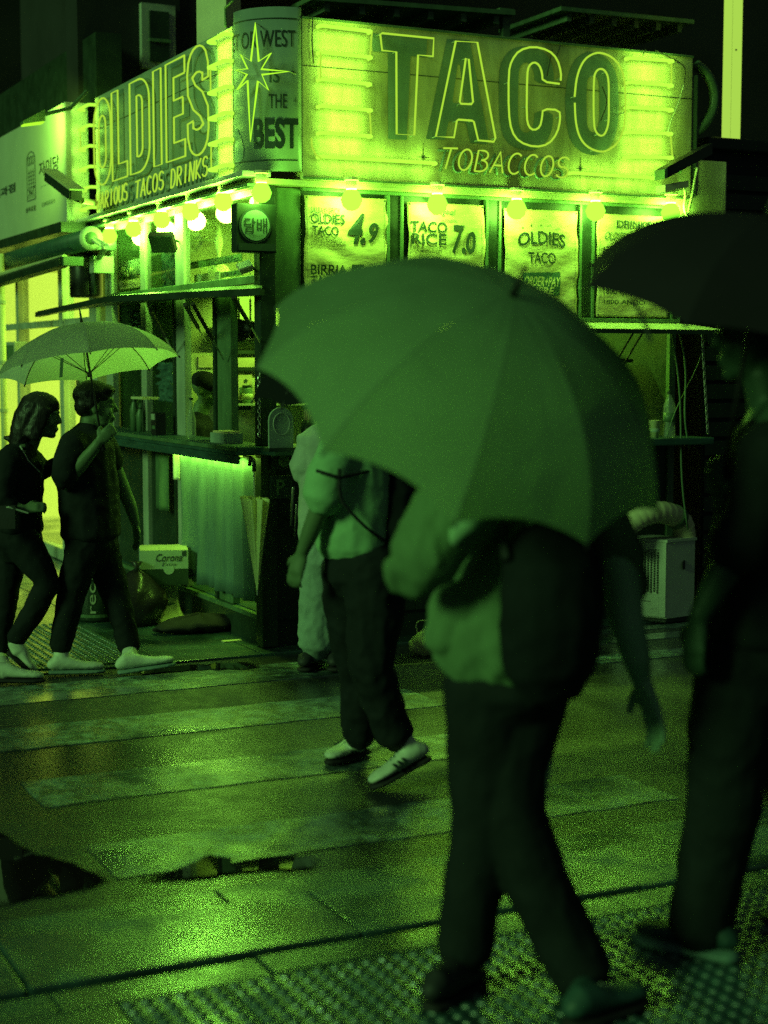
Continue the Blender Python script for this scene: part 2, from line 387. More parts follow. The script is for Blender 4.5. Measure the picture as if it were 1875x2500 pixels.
# ================================================================== lettering
_tm = {}
def text_mesh(s, bold=0.0):
    key = (s, bold)
    if key in _tm: return _tm[key]
    cu = bpy.data.curves.new('t', 'FONT'); cu.body = s; cu.size = 1; cu.offset = bold; cu.resolution_u = 4; cu.align_x = 'LEFT'
    o = bpy.data.objects.new('t', cu); col.objects.link(o)
    dg = bpy.context.evaluated_depsgraph_get(); me = bpy.data.meshes.new_from_object(o.evaluated_get(dg))
    vs = [(v.co.x, v.co.y) for v in me.vertices]; fs = [tuple(p.vertices) for p in me.polygons]
    bpy.data.objects.remove(o); bpy.data.curves.remove(cu); bpy.data.meshes.remove(me)
    _tm[key] = (vs, fs); return vs, fs
def lettering(s, box, plane, m, parent, bold=0.0, slant=0.0, d=.004, arch=0.0, name='lettering'):
    vs, fs = text_mesh(s, bold)
    if not vs: return
    x0, x1 = min(v[0] for v in vs), max(v[0] for v in vs); y0, y1 = min(v[1] for v in vs), max(v[1] for v in vs)
    a0, b0, a1, b1 = box; out = []
    for x, y in vs:
        fx, fy = (x-x0)/max(1e-6, x1-x0), (y-y0)/max(1e-6, y1-y0)
        a = a0+(a1-a0)*fx+slant*(b1-b0)*(fy-.5); b = b0+(b1-b0)*fy+arch*(1-(2*fx-1)**2)
        out.append(plane(a, b, d))
    return mesh_obj(name, out, fs, m, parent)
# single-stroke letters for the script neon (unit box)
def arc(cx, cy, rx, ry, a0, a1, n=14): return [(cx+rx*math.cos(math.radians(a0+(a1-a0)*i/n)), cy+ry*math.sin(math.radians(a0+(a1-a0)*i/n))) for i in range(n+1)]
STROKE = {
 'T': [[(0, .97), (1, 1)], [(.55, 1), (.42, 0)]],
 'O': [arc(.5, .5, .46, .5, 95, 455, 20)],
 'B': [[(.1, 0), (.1, 1)]+arc(.45, .77, .42, .23, 90, -90, 10)+arc(.45, .27, .5, .27, 90, -90, 10)+[(.1, 0)]],
 'A': [[(0, 0), (.5, 1), (.95, 0)], [(.22, .35), (.8, .35)]],
 'C': [arc(.55, .5, .5, .5, 50, 310, 16)],
 'S': [arc(.5, .75, .42, .25, 30, 250, 10)+arc(.5, .26, .46, .26, 80, -150, 10)],
 'V': [[(0, 1), (.4, 0), (1, 1)]],
 'R': [[(.1, 0), (.1, 1)]+arc(.45, .76, .42, .24, 90, -90, 10)+[(.3, .52), (.95, 0)]],
 'I': [[(.5, 0), (.5, 1)]],
 'U': [[(.05, 1), (.05, .35)]+arc(.5, .35, .45, .35, 180, 360, 10)+[(.95, 1)]],
 'D': [[(.1, 0), (.1, 1)]+arc(.3, .5, .6, .5, 90, -90, 12)+[(.1, 0)]],
 'N': [[(.05, 0), (.1, 1), (.85, 0), (.95, 1)]],
 'K': [[(.1, 0), (.1, 1)], [(.9, 1), (.12, .42), (.95, 0)]],
}
# outline letters (unit box): lists of closed loops
def stadium(x0, y0, x1, y1, n=10, pw=1.0):
    rx = (x1-x0)/2; ry = min(rx*pw, (y1-y0)/2); cx = (x0+x1)/2
    return arc(cx, y1-ry, rx, ry, 0, 180, n)+arc(cx, y0+ry, rx, ry, 180, 360, n)
def offset_path(path, w):
    L_, R_ = [], []
    for i, p in enumerate(path):
        a = Vector(path[max(0, i-1)]); b = Vector(path[min(len(path)-1, i+1)]); t = (b-a).normalized(); nn = Vector((-t.y, t.x))
        L_.append(tuple(Vector(p)+nn*w)); R_.append(tuple(Vector(p)-nn*w))
    return L_+R_[::-1]
def outline(ch):
    if ch == 'O': return [stadium(0, 0, 1, 1, 12, .6), stadium(.3, .2, .7, .8, 10, .6)]
    if ch == 'L': return [[(0, 1), (.42, 1), (.42, .17), (1, .17), (1, 0), (0, 0)]]
    if ch == 'D': return [[(0, 0), (0, 1)]+arc(.45, .75, .55, .25, 90, 0, 8)+arc(.45, .25, .55, .25, 0, -90, 8), [(.36, .17), (.36, .83)]+arc(.45, .74, .2, .09, 90, 0, 5)+arc(.45, .26, .2, .09, 0, -90, 5)]
    if ch == 'I': return [[(0, 0), (0, 1), (1, 1), (1, 0)]]
    if ch == 'E': return [[(0, 0), (0, 1), (1, 1), (1, .83), (.42, .83), (.42, .6), (.9, .6), (.9, .43), (.42, .43), (.42, .17), (1, .17), (1, 0)]]
    if ch == 'S':
        p = [(.83, .68)]+arc(.5, .77, .33, .13, 10, 180, 8)+[(.17, .66), (.35, .54), (.65, .45), (.83, .33)]+arc(.5, .22, .33, .13, 0, -170, 8)+[(.17, .31)]
        return [offset_path(p, .125)]
def neon(name, loops, plane, r, m, parent, closed=True, d=.0):
    b = MB()
    for lp in loops: b.tube([plane(x, y, d) for x, y in lp], r, 8, closed)
    return b.build(name, m, parent, True)

def bar_light(p, q, back, power, parent):
    # the light of one neon bar: a strip as long as the bar
    p, q, back = Vector(p), Vector(q), Vector(back).normalized()
    ld = bpy.data.lights.new('bar_light', 'AREA'); lo = bpy.data.objects.new('bar_light', ld); col.objects.link(lo)
    ld.shape = 'RECTANGLE'; ld.size = (q-p).length; ld.size_y = .035; ld.energy = power; ld.color = LIME
    x = (q-p).normalized(); z = -back; z = (z-x*z.dot(x)).normalized(); y = z.cross(x)
    mt = Matrix((x, y, z)).transposed().to_4x4(); mt.translation = (p+q)/2-back*.055
    lo.parent = parent; mt.translation -= Vector(parent.location); lo.matrix_local = mt
def letter_light(c_, back, w, h, power, parent):
    # the light one outlined neon letter throws on its board
    ld = bpy.data.lights.new('letter_light', 'AREA'); lo = bpy.data.objects.new('letter_light', ld); col.objects.link(lo)
    ld.shape = 'RECTANGLE'; ld.size = w; ld.size_y = h; ld.energy = power; ld.color = LIME
    back = Vector(back).normalized(); z = -back; y = Vector((0, 0, 1)); x = y.cross(z)
    mt = Matrix((x, y, z)).transposed().to_4x4(); mt.translation = Vector(c_)-Vector(parent.location); lo.parent = parent; lo.matrix_local = mt
# ================================================================== the three sign boards
ZT, ZB = 3.68, 2.755
sg = thing('neon_sign', 'long neon sign board reading TACO above the row of menu posters', 'sign', K(1.65, 0, ZB))
MB().bbox(.305, 3.055, 0, .14, ZB, ZT, .006).build('panel', M['panel'], sg)
MB().kbox(.31, 3.05, -.0025, .001, 3.40, 3.404).build('seam', M['ink'], sg)
for z in (ZB+.004, ZT-.016): MB().kbox(.305, 3.055, -.008, -.001, z, z+.012).build('trim', M['mid_metal'], sg)
MB().bbox(2.98, 3.36, .02, .2, 2.62, 3.02, .01).build('side_box', M['panel'], sg)
MB().bbox(3.05, 3.11, .01, .13, 2.78, 3.56, .01).build('end_panel', M['mid_metal'], sg)
def rp(pts, f, v=-.05): return [RP(*f(*p), v) for p in pts]
T_ = rp([(885, 192), (1183, 222), (1178, 326), (1092, 318), (1070, 782), (968, 776), (966, 300), (884, 292), (873, 200)], c2)
A_ = rp([(1310, 238), (1435, 245), (1540, 800), (1530, 820), (1440, 812), (1415, 705), (1405, 698), (1325, 692), (1316, 700), (1300, 795), (1195, 790)], c2)
A2 = rp([(1368, 338), (1385, 342), (1410, 590), (1400, 603), (1340, 600), (1333, 588)], c2)
C_ = rp([(452, 485), (355, 472), (352, 420), (335, 375), (305, 358), (275, 380), (265, 430), (262, 680), (275, 735), (305, 755), (340, 735), (352, 680), (356, 630), (452, 636), (458, 690), (440, 770), (390, 835), (310, 852), (220, 822), (175, 760), (158, 650), (158, 420), (175, 350), (220, 290), (300, 268), (390, 290), (440, 340), (462, 420), (460, 466)], c3)
O_ = rp([(540, 560), (552, 440), (590, 350), (640, 312), (690, 302), (760, 330), (810, 390), (832, 470), (836, 640), (825, 750), (790, 830), (730, 873), (680, 880), (610, 850), (565, 790), (545, 700), (541, 595)], c3)
O2 = rp([(650, 450), (665, 410), (690, 395), (720, 410), (738, 460), (738, 600), (738, 710), (720, 770), (695, 790), (665, 770), (650, 720)], c3)
def smooth_loop(p, k=2, closed=True):
    for _ in range(k):
        q = []
        n = len(p)
        for i in range(n if closed else n-1):
            a, b_ = Vector(p[i]), Vector(p[(i+1) % n]); q += [tuple(a*.75+b_*.25), tuple(a*.25+b_*.75)]
        p = q if closed else [p[0]]+q+[p[-1]]
    return p
PR = Rv(-.05); PF = Rv(0.0)
for ch, loops, close in (('T', [T_], 1), ('A', [A_, A2], 1), ('C', [smooth_loop(C_, 1, False)], 0), ('O', [smooth_loop(O_, 2, False), smooth_loop(O2, 2)], 1)):
    b = MB()
    for i, lp in enumerate(loops):
        b.tube([PR(x, y) for x, y in lp], .0062, 8, bool(close) and not (ch == 'O' and i == 0))
    lt = b.build('neon_letter', M['neon'], sg, True); lt['label'] = 'neon letter %s' % ch
    lx = [p[0] for lp in loops for p in lp]; lz = [p[1] for lp in loops for p in lp]
    letter_light(K((min(lx)+max(lx))/2, -.13, (min(lz)+max(lz))/2), EY, max(lx)-min(lx), max(lz)-min(lz), .17, sg)
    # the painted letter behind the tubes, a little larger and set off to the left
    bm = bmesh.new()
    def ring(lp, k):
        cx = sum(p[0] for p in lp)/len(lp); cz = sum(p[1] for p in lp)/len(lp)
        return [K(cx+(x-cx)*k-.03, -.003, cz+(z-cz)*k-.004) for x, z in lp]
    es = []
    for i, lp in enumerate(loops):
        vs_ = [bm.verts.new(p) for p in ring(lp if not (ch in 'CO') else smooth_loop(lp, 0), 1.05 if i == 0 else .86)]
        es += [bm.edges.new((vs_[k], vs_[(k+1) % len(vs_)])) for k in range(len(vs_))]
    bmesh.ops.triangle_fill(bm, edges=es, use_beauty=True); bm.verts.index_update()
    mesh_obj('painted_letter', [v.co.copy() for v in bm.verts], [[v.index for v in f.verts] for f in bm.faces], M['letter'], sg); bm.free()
    # little glass stand-offs and black lead wires
    for lp in loops:
        for k in range(0, len(lp), max(2, len(lp)//4)):
            x, z = lp[k]; MB().tube([K(x, -.048, z), K(x, 0, z)], .004, 6).build('tube_support', M['tube_off'], sg)
def bars(pairs, f, r=.0115, v=-.055):
    for (p, q) in pairs:
        (ua, za), (ub, zb) = RP(*f(*p), v), RP(*f(*q), v)
        MB().tube([K(ua, v+.05, za), K(ua, v+.012, za), K(ua+.01, v, za), K(ub-.01, v, zb), K(ub, v+.012, zb), K(ub, v+.05, zb)], r, 8).build('neon_bar', M['neon_bar'], sg, True)
        bar_light(K(ua, v, za), K(ub, v, zb), EY, 0.55*(ub-ua)/.33, sg)
bars([((530, 147), (825, 182)), ((530, 302), (825, 332)), ((530, 457), (820, 487)), ((530, 612), (825, 638)), ((530, 768), (825, 788)), ((530, 905), (1200, 945))], c2)
bars([((860, 335), (1115, 353)), ((860, 475), (1112, 495)), ((858, 620), (1112, 636)), ((850, 765), (1108, 774)), ((850, 908), (1112, 912)), ((530, 1000), (1010, 1030))], c3)
def links(pairs, f, r=.0055, v=-.05):
    for pts in pairs:
        MB().tube([K(RP(*f(*p), v)[0], v, RP(*f(*p), v)[1]) for p in pts], r, 6).build('neon_link', M['neon'], sg, True)
links([[(825, 182), (814, 330)], [(528, 302), (528, 457)], [(812, 640), (820, 788)], [(475, 800), (478, 850), (500, 895), (535, 918)]], c2)
links([[(1100, 353), (1100, 495)], [(1095, 775), (1106, 912)]], c3)
# TOBACCOS
(ua, za), (ub, zb) = RP(*c2(1222, 985), -.05), RP(*c3(520, 1040), -.05)
word = 'TOBACCOS'; wd_ = (ub-ua)/len(word)
for i, ch in enumerate(word):
    base = za+(zb-za)*i/7+.01
    lps = [[(ua+wd_*(i+.06)+wd_*.82*x+.028*(y-.5), base+.125*y) for x, y in st] for st in STROKE[ch]]
    o = neon('neon_letter', lps, PR, .0055, M['neon'], sg, False); o['label'] = 'small script neon letter %s' % ch
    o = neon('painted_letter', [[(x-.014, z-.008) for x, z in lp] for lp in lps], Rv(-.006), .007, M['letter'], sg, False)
# hanging lead wires and a star mark
for pts in ([(482, 100), (478, 230), (486, 365)],):
    MB().tube([K(RP(*c2(*p), -.02)[0], -.02, RP(*c2(*p), -.02)[1]) for p in pts], .004, 6).build('lead_wire', M['cable'], sg)
for pts in ([(950, 285), (935, 320)], [(1005, 290), (1130, 350), (1185, 390), (1175, 480)], [(412, 285), (380, 440)], [(460, 258), (430, 340)], [(700, 500), (735, 590), (690, 700)]):
    MB().tube([K(RP(*c3(*p), -.03)[0], -.03, RP(*c3(*p), -.03)[1]) for p in smooth_loop(pts, 2, False)], .0035, 6).build('lead_wire', M['cable'], sg)
MB().tube([K(RP(*c3(*p), -.03)[0], -.03, RP(*c3(*p), -.03)[1]) for p in smooth_loop([(1172, 490), (1140, 600), (1095, 700), (1075, 780)], 2, False)], .0035, 6).build('lead_wire', M['pale_metal'], sg)
def starmark(px, par, plane, s=.045, long=2.0):
    a0, b0 = px
    b = MB()
    for k in range(8):
        an = math.radians(45*k); L_ = s*(long if k in (2, 6) else (1 if k % 2 == 0 else .55))
        t = Vector((math.cos(an), math.sin(an))); nn = Vector((-t.y, t.x))*s*.09
        b.add([plane(a0+nn.x, b0+nn.y, .004), plane(a0+t.x*L_, b0+t.y*L_, .004), plane(a0-nn.x, b0-nn.y, .004)], [(0, 1, 2)])
    return b.build('star_mark', M['ink'], par)
starmark(RP(*c2(1120, 910), 0), sg, PF); starmark(RP(*c3(572, 975), 0), sg, PF)

# ---- corner board
cs = thing('corner_sign', 'curved corner sign board with painted slogan ending in BEST', 'sign', K(.1, .1, ZB))
def cyl(a, z, d=0.0):
    th = a/.3; r = .3+d
    return K(.3-r*math.cos(th), .3-r*math.sin(th), z)
A1 = .3*math.pi/2
b = MB(); n = 18
vs = [cyl(A1*i/n, z, d) for i in range(n+1) for z, d in ((2.80, 0), (3.725, 0), (3.725, -.05), (2.80, -.05))]
fs = [(i*4+k, (i+1)*4+k, (i+1)*4+(k+1) % 4, i*4+(k+1) % 4) for i in range(n) for k in range(4)]+[(0, 1, 2, 3), (n*4+3, n*4+2, n*4+1, n*4)]
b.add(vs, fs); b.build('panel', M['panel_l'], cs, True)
solid = MB()
for z in (2.86, 3.66): MB().tube([cyl(A1*(i/24)*.9+.02, z, .003) for i in range(25)], .003, 6).build('border_line', M['ink'], cs)
lettering('EAST OR WEST', (-.10, 3.50, .435, 3.595), cyl, M['ink'], cs, 0)
lettering('IS', (.285, 3.30, .34, 3.38), cyl, M['ink_soft'], cs)
lettering('THE', (.28, 3.155, .385, 3.235), cyl, M['ink'], cs)
lettering('BEST', (.185, 2.925, .45, 3.10), cyl, M['ink'], cs, .035)
starmark((.42, 3.36), cs, cyl, .03); starmark((.435, 3.2), cs, cyl, .018)
# painted cap ornament at the lower left of the curved board
b = MB()
pts = [(.02, 3.06), (.055, 3.05), (.09, 2.99), (.11, 2.93), (.10, 2.88), (.06, 2.85), (.02, 2.84)]
b.add([cyl(x, z, .003) for x, z in pts], [tuple(range(len(pts)))]); b.build('painted_shape', M['letter'], cs)
# star
dn = Vector((EX+EY)).normalized(); p0 = K(.09, .09, 3.3)-dn*.07
def corner_px(x, y):
    d = ray(x, y); return CAM+d*((p0-CAM).dot(dn)/d.dot(dn))
st = [(150, 135), (170, 355), (240, 308), (185, 400), (345, 414), (188, 432), (225, 520), (165, 468), (122, 815), (105, 466), (45, 520), (102, 430), (35, 405), (105, 398), (65, 315), (124, 355)]
MB().tube([corner_px(*c2(*p)) for p in st], .0065, 8, True).build('neon_star', M['star'], cs, True)
for k in (0, 4, 8, 12): q = corner_px(*c2(*st[k])); MB().tube([q, q+dn*.1], .004, 6).build('tube_support', M['tube_off'], cs)

# ---- left board
so = thing('neon_sign', 'foreshortened neon sign board reading OLDIES on the left face', 'sign', K(0, 1.75, ZB))
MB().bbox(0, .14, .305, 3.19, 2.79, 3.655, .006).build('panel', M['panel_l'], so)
MB().kbox(-.004, .001, .31, .56, 2.80, 3.648).build('white_strip', M['cream'], so)
MB().kbox(-.004, .001, 3.09, 3.185, 2.80, 3.648).build('white_strip', M['cream'], so)
MB().kbox(-.003, .001, .57, 2.99, 3.415, 3.42).build('seam', M['ink'], so)
PL = Lu(-.05)
for ch, va, vb in (('O', 3.07, 2.64), ('L', 2.61, 2.25), ('D', 2.18, 1.75), ('I', 1.66, 1.50), ('E', 1.40, 1.03), ('S', 1.0, .58)):
    z0, z1 = 2.985, 3.60
    lps = [[(-(va+(vb-va)*x), z0+(z1-z0)*y) for x, y in lp] for lp in outline(ch)]
    o = neon('neon_letter', lps, PL, .0062, M['neon'], so, True); o['label'] = 'neon letter %s' % ch
    letter_light(K(-.12, (va+vb)/2, (z0+z1)/2), EX, va-vb, z1-z0, .13, so)
    bm = bmesh.new(); es = []
    for i, lp in enumerate(lps):
        cx = sum(p[0] for p in lp)/len(lp); cz = sum(p[1] for p in lp)/len(lp); k_ = 1.06 if i == 0 else .8
        vs_ = [bm.verts.new(K(-.003, -(cx+(x-cx)*k_-.02), cz+(z-cz)*k_-.006)) for x, z in lp]
        es += [bm.edges.new((vs_[k], vs_[(k+1) % len(vs_)])) for k in range(len(vs_))]
    bmesh.ops.triangle_fill(bm, edges=es, use_beauty=True); bm.verts.index_update()
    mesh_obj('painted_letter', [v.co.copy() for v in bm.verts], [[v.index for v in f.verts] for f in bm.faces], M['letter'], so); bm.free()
    for lp in lps:
        for k in range(0, len(lp), max(2, len(lp)//4)): x, z = lp[k]; MB().tube([PL(x, z), K(0, -x, z)], .004, 6).build('tube_support', M['tube_off'], so)
for word, va, vb in (('VARIOUS', 3.05, 2.25), ('TACOS', 2.09, 1.45), ('DRINKS', 1.33, .61)):
    w = (va-vb)/len(word)
    for i, ch in enumerate(word):
        lps = [[(-(va-w*(i+.08)-w*.8*x)+.02*(y-.5), 2.815+.012*i/len(word)+.115*y) for x, y in s_] for s_ in STROKE[ch]]
        o = neon('neon_letter', lps, PL, .0052, M['neon'], so, False); o['label'] = 'small script neon letter %s' % ch
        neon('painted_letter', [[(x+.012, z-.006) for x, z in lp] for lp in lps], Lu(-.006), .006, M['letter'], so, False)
for va, vb in ((3.46, 3.17), (.58, .30)):
    zs = [3.60, 3.45, 3.30, 3.15, 3.0, 2.85]
    for z in zs:
        MB().tube([K(-.005, va, z), K(-.045, va, z), K(-.058, va-.012, z), K(-.058, vb+.012, z), K(-.045, vb, z), K(-.005, vb, z)], .0115, 8).build('neon_bar', M['neon_bar'], so, True)
        bar_light(K(-.058, va, z), K(-.058, vb, z), EX, 0.55, so)
    for k in (1, 4): MB().tube([K(-.05, va-.02, zs[k]), K(-.05, va-.02, zs[k+1])], .0055, 6).build('neon_link', M['neon'], so, True)
MB().tube([K(-.02, 3.34, 3.63), K(-.02, 3.34, 2.82)], .006, 6).build('bar_rail', M['mid_metal'], so)
MB().tube([K(-.03, .35, 3.65), K(-.03, .35, 3.76), K(-.03, .22, 3.78)], .008, 6).build('bracket', M['mid_metal'], so)
# ================================================================== the kiosk
def G(x, y, z=0.0):
    d = ray(x, y); return CAM+d*((z-CAMH)/d.z)
ks = thing('food_kiosk', 'corner taco kiosk with aluminium framed panels and long counters', 'kiosk', K(.1, .1, 0))
def kb(name, m, *a, bev=0, parent=None):
    b = MB(); (b.bbox(*a, bev) if bev else b.kbox(*a)); return b.build(name, M[m], parent or ks)
kb('soffit', 'cream', .015, 3.04, .015, 3.7, 2.722, 2.753)
kb('roof', 'dark_metal', .15, 3.03, .15, 3.18, 3.40, 3.55)
kb('drip_ledge', 'pale_metal', -.075, .10, -.02, 3.95, 2.757, 2.787, bev=.005)
kb('drip_ledge', 'mid_metal', -.03, .02, .02, 3.9, 2.705, 2.72, bev=.003)
kb('base', 'dark_metal', .12, 3.02, .14, 3.2, .01, .17)
kb('base_rail', 'mid_metal', .085, .125, .12, 3.2, .165, .195, bev=.004)
kb('floor', 'wood', .13, 3.0, .15, 3.2, .171, .20)
kb('ceiling', 'cream', .12, 3.0, .12, 3.2, 2.69, 2.715)
kb('partition', 'cream', .30, 2.95, 2.0, 2.04, .2, 2.688)
kb('end_wall', 'mid_metal', .16, 3.0, 3.2, 3.24, .2, 2.7)
kb('far_wall', 'dark_metal', 3.0, 3.04, .17, 3.2, .2, 2.7)
# right face: frames and boards
def profile(u0, u1, z0, z1, v=.10):
    kb('frame_post', 'mid_metal', u0, u0+.018, v-.02, v+.03, z0, z1, bev=.003); kb('frame_post', 'mid_metal', u1-.018, u1, v-.02, v+.03, z0, z1, bev=.003)
    kb('frame_post', 'dark_metal', u0+.019, u1-.019, v-.006, v+.02, z0, z1)
for u0, u1 in ((.89, 1.0), (1.57, 1.68), (2.255, 2.37), (2.97, 3.05)): profile(u0, u1, 1.97, 2.70)
kb('corner_panel', 'mid_metal', .06, .335, .105, .14, 2.02, 2.715, bev=.004)
kb('frame_rail', 'mid_metal', .335, 3.04, .075, .12, 2.70, 2.719, bev=.003)
kb('frame_rail', 'mid_metal', .335, 3.04, .07, .12, 1.955, 1.985, bev=.004)
for u0, u1 in ((.34, .885), (1.005, 1.565), (1.685, 2.25), (2.375, 2.965)): kb('upper_board', 'dark_metal', u0, u1, .115, .14, 1.985, 2.70)
kb('corner_post', 'dark_metal', .06, .16, .06, .16, .02, 2.72, bev=.006)
kb('frame_post', 'mid_metal', 2.98, 3.03, .10, .14, .02, 1.955, bev=.004)
kb('frame_post', 'mid_metal', 1.42, 1.47, .10, .14, 1.2, 1.955, bev=.004)
for i in range(9): kb('wall_board', 'dark_metal', .17+i*.313, .17+i*.313+.308, .12, .138, .17, 1.15, bev=.003)
kb('counter', 'wood', .02, 3.10, -.24, .13, 1.17, 1.215, bev=.008)
kb('shelf', 'pale_metal', 1.6, 2.9, .35, .62, 1.30, 1.325, bev=.004)
kb('shelf', 'dark_metal', 1.6, 2.9, .40, .62, 1.70, 1.725, bev=.004)
# left face: posts, rails, glass
for v0, v1, z0, z1, m_ in ((1.53, 1.70, .2, 2.72, 'pale_metal'), (.66, .90, .2, 2.17, 'mid_metal'), (2.36, 2.48, .2, 2.72, 'pale_metal'), (3.19, 3.36, .02, 2.72, 'pale_metal')):
    kb('frame_post', m_, .10, .15, v0, v1, z0, z1, bev=.005)
kb('post_edge', 'dark_metal', .085, .15, .902, .945, .2, 2.17, bev=.004); kb('post_edge', 'dark_metal', .085, .15, 1.702, 1.735, .2, 2.17, bev=.004)
kb('frame_rail', 'mid_metal', .095, .15, .16, 3.2, 2.165, 2.215, bev=.004)
kb('frame_rail', 'pale_metal', .10, .14, .16, 3.2, 2.68, 2.72, bev=.004)
for v0, v1 in ((.17, 1.525), (1.74, 2.355), (2.485, 3.185)):
    kb('window_pane', 'glass', .118, .122, v0, v1, 2.217, 2.678)
kb('shelf', 'pale_metal', .16, .55, .17, 3.18, 2.17, 2.19)
kb('counter', 'wood', -.12, .16, -.02, 3.2, 1.165, 1.215, bev=.008)
kb('counter_apron', 'wood', -.118, -.10, -.01, 3.19, 1.115, 1.164, bev=.003)
kb('counter_lip', 'mid_metal', -.128, -.122, -.02, 3.2, 1.19, 1.212)
for i in range(5): kb('wall_board', 'dark_metal', .13, .15, 1.72+i*.295, 1.72+i*.295+.29, .196, 1.16, bev=.003)
# service hatch propped open
hz = 2.085
inn = [K(.085, .10, 2.155), K(.085, 3.05, 2.155)]
pa = LP(91, 760, -.5); pb = LP(265, 722, -.42); pc = LP(640, 703, .03)
out_ = [K(-.5, *pa), K(-.42, *pb), K(.03, *pc)]
hatch = thing('service_hatch', 'long flat hatch panel propped open on gas struts over the left counter', 'hatch', K(-.1, 1.6, 2.07))
vs = [inn[0], inn[1]]+out_; b = MB(); n = 5
b.add(vs+[v+Vector((0, 0, -.03)) for v in vs], [(4, 3, 2, 1, 0), (5, 6, 7, 8, 9)]+[(i, (i+1) % n, n+(i+1) % n, n+i) for i in range(n)]); b.build('panel', M['dark_metal'], hatch)
b = MB(); b.tube([p+Vector((0, 0, -.025)) for p in out_], .024, 4); b.build('edge_trim', M['dark_metal'], hatch)
def KL(px, u): v, z = LP(*px, u); return K(u, v, z)
for p, q in (((870, 470), (1000, 705)), ((1070, 435), (1190, 645)), ((1115, 430), (1295, 755)), ((1350, 392), (1510, 660))):
    a, c_ = KL(c4(*p), -.22), KL(c4(*q), .07); mid = a.lerp(c_, .62)
    s_ = MB().tube([a, mid], .013, 8).build('gas_strut', M['black'], hatch); MB().tube([mid, c_], .006, 6).build('strut_rod', M['chrome'], s_)
# right-hand hatch shelf
h2 = thing('service_hatch', 'pale hatch shelf over the right hand counter under the posters', 'hatch', K(2.5, 0, 1.93))
MB().hexa([K(1.5, .06, 1.925), K(1.5, -.30, 1.885), K(3.14, -.30, 1.885), K(3.10, .06, 1.925), K(1.5, .06, 1.955), K(1.5, -.30, 1.905), K(3.14, -.30, 1.905), K(3.10, .06, 1.955)]).build('panel', M['white'], h2)
MB().kbox(1.5, 3.14, -.315, -.302, 1.88, 1.908).build('edge_trim', M['dark_metal'], h2)
for u_ in (2.35, 2.42): MB().tube([K(u_+.1, -.25, 1.89), K(u_-.05, .09, 1.35)], .006, 6).build('stay_rod', M['black'], h2)

# ---- ceiling strip added to light the kiosk inside, and counter strip light
def lamp_bar(name, label, p, q, r, m, power, aim):
    p, q, aim = Vector(p), Vector(q), Vector(aim).normalized()
    t = thing(name, label, 'light', (p+q)/2)
    MB().tube([p, q], r, 8).build('tube', m, t, True)
    d = q-p; MB().obox((p+q)/2+Vector((0, 0, r+.008)), d*.5, Vector((d.y, -d.x, 0)).normalized()*.014, (0, 0, .006)).build('fixture', M['white'], t)
    ld = bpy.data.lights.new('strip_lamp', 'AREA'); lo = bpy.data.objects.new('strip_lamp', ld); col.objects.link(lo)
    ld.shape = 'RECTANGLE'; ld.size = d.length; ld.size_y = r*2; ld.energy = power; ld.color = LIME
    x = d.normalized(); z = -aim; z = (z-x*z.dot(x)).normalized(); y = z.cross(x)
    mt = Matrix((x, y, z)).transposed().to_4x4(); mt.translation = (p+q)/2+aim*(r+.004)-Vector(t.location); lo.parent = t; lo.matrix_local = mt
    return t
M['strip'] = emat('strip_light', (0.45, 1.0, 0.06), 1.4, False)
lamp_bar('strip_light', 'added ceiling strip light brightening the kiosk above the counter', K(.35, 1.15, 2.66), K(2.6, 1.15, 2.66), .02, M['strip'], 60, (0, 0, -1))
lamp_bar('strip_light', 'thin strip light tucked under the left counter above the curtain', K(.0, .22, 1.148), K(.0, 1.52, 1.148), .006, M['strip'], 7, EX*.1+Vector((0, 0, -1)))

# ---- light bulbs
def bulb_lamp(p, r, label, grp, power):
    t = thing('light_bulb', label, 'light bulb', p+Vector((0, 0, r+.05)), grp)
    MB().lathe([(.012, r*1.02), (.035, r*.82), (r*.75, r*.6), (r, .0), (r*.8, -r*.6), (r*.4, -r*.92), (.002, -r)], p, n=20).build('bulb', M['bulb'], t, True)
    MB().lathe([(.030, r*.9), (.032, r*.9+.05), (.045, r*.9+.055), (.045, r*.9+.07)], p, n=14).build('socket', M['white'], t)
    ld = bpy.data.lights.new('bulb_light', 'POINT'); lo = bpy.data.objects.new('bulb_light', ld); col.objects.link(lo)
    ld.energy = power; ld.color = (0.31, 1.0, 0.075); ld.shadow_soft_size = r+.006; ld.use_soft_falloff = False; lo.parent = t; lo.location = (0, 0, -r-.05); lo.visible_camera = False
    return t
names = ['farthest', 'second from the far end', 'third from the far end', 'fourth from the far end', 'nearest']
for i, (x, y) in enumerate([(245, 430), (440, 375), (670, 300), (905, 235), (1170, 155)]):
    v, z = LP(*s1(x, y), .02)
    bulb_lamp(K(.0, v, z+.01), .058, 'bare round bulb under the OLDIES sign, %s of its row' % names[i], 'bulbs under the left sign', 17)
v, z = LP(*s1(1455, 85), .0); bulb_lamp(K(.0, v, z+.012), .058, 'bare round bulb at the kiosk corner above the round tobacco sign', 'bulbs at the corner', 6)
nm = ['leftmost', 'second from left', 'third from left', 'fourth from left', 'rightmost']
for i, p in enumerate([c2(690, 1140), c2(1185, 1165), c3(185, 1195), c3(640, 1205), c3(1075, 1215)]):
    u_, z = RP(*p, .0)
    bulb_lamp(K(u_, -.04, z-.02), .064, 'bare round bulb under the TACO sign, %s of five' % nm[i], 'bulbs under the TACO sign', 10)

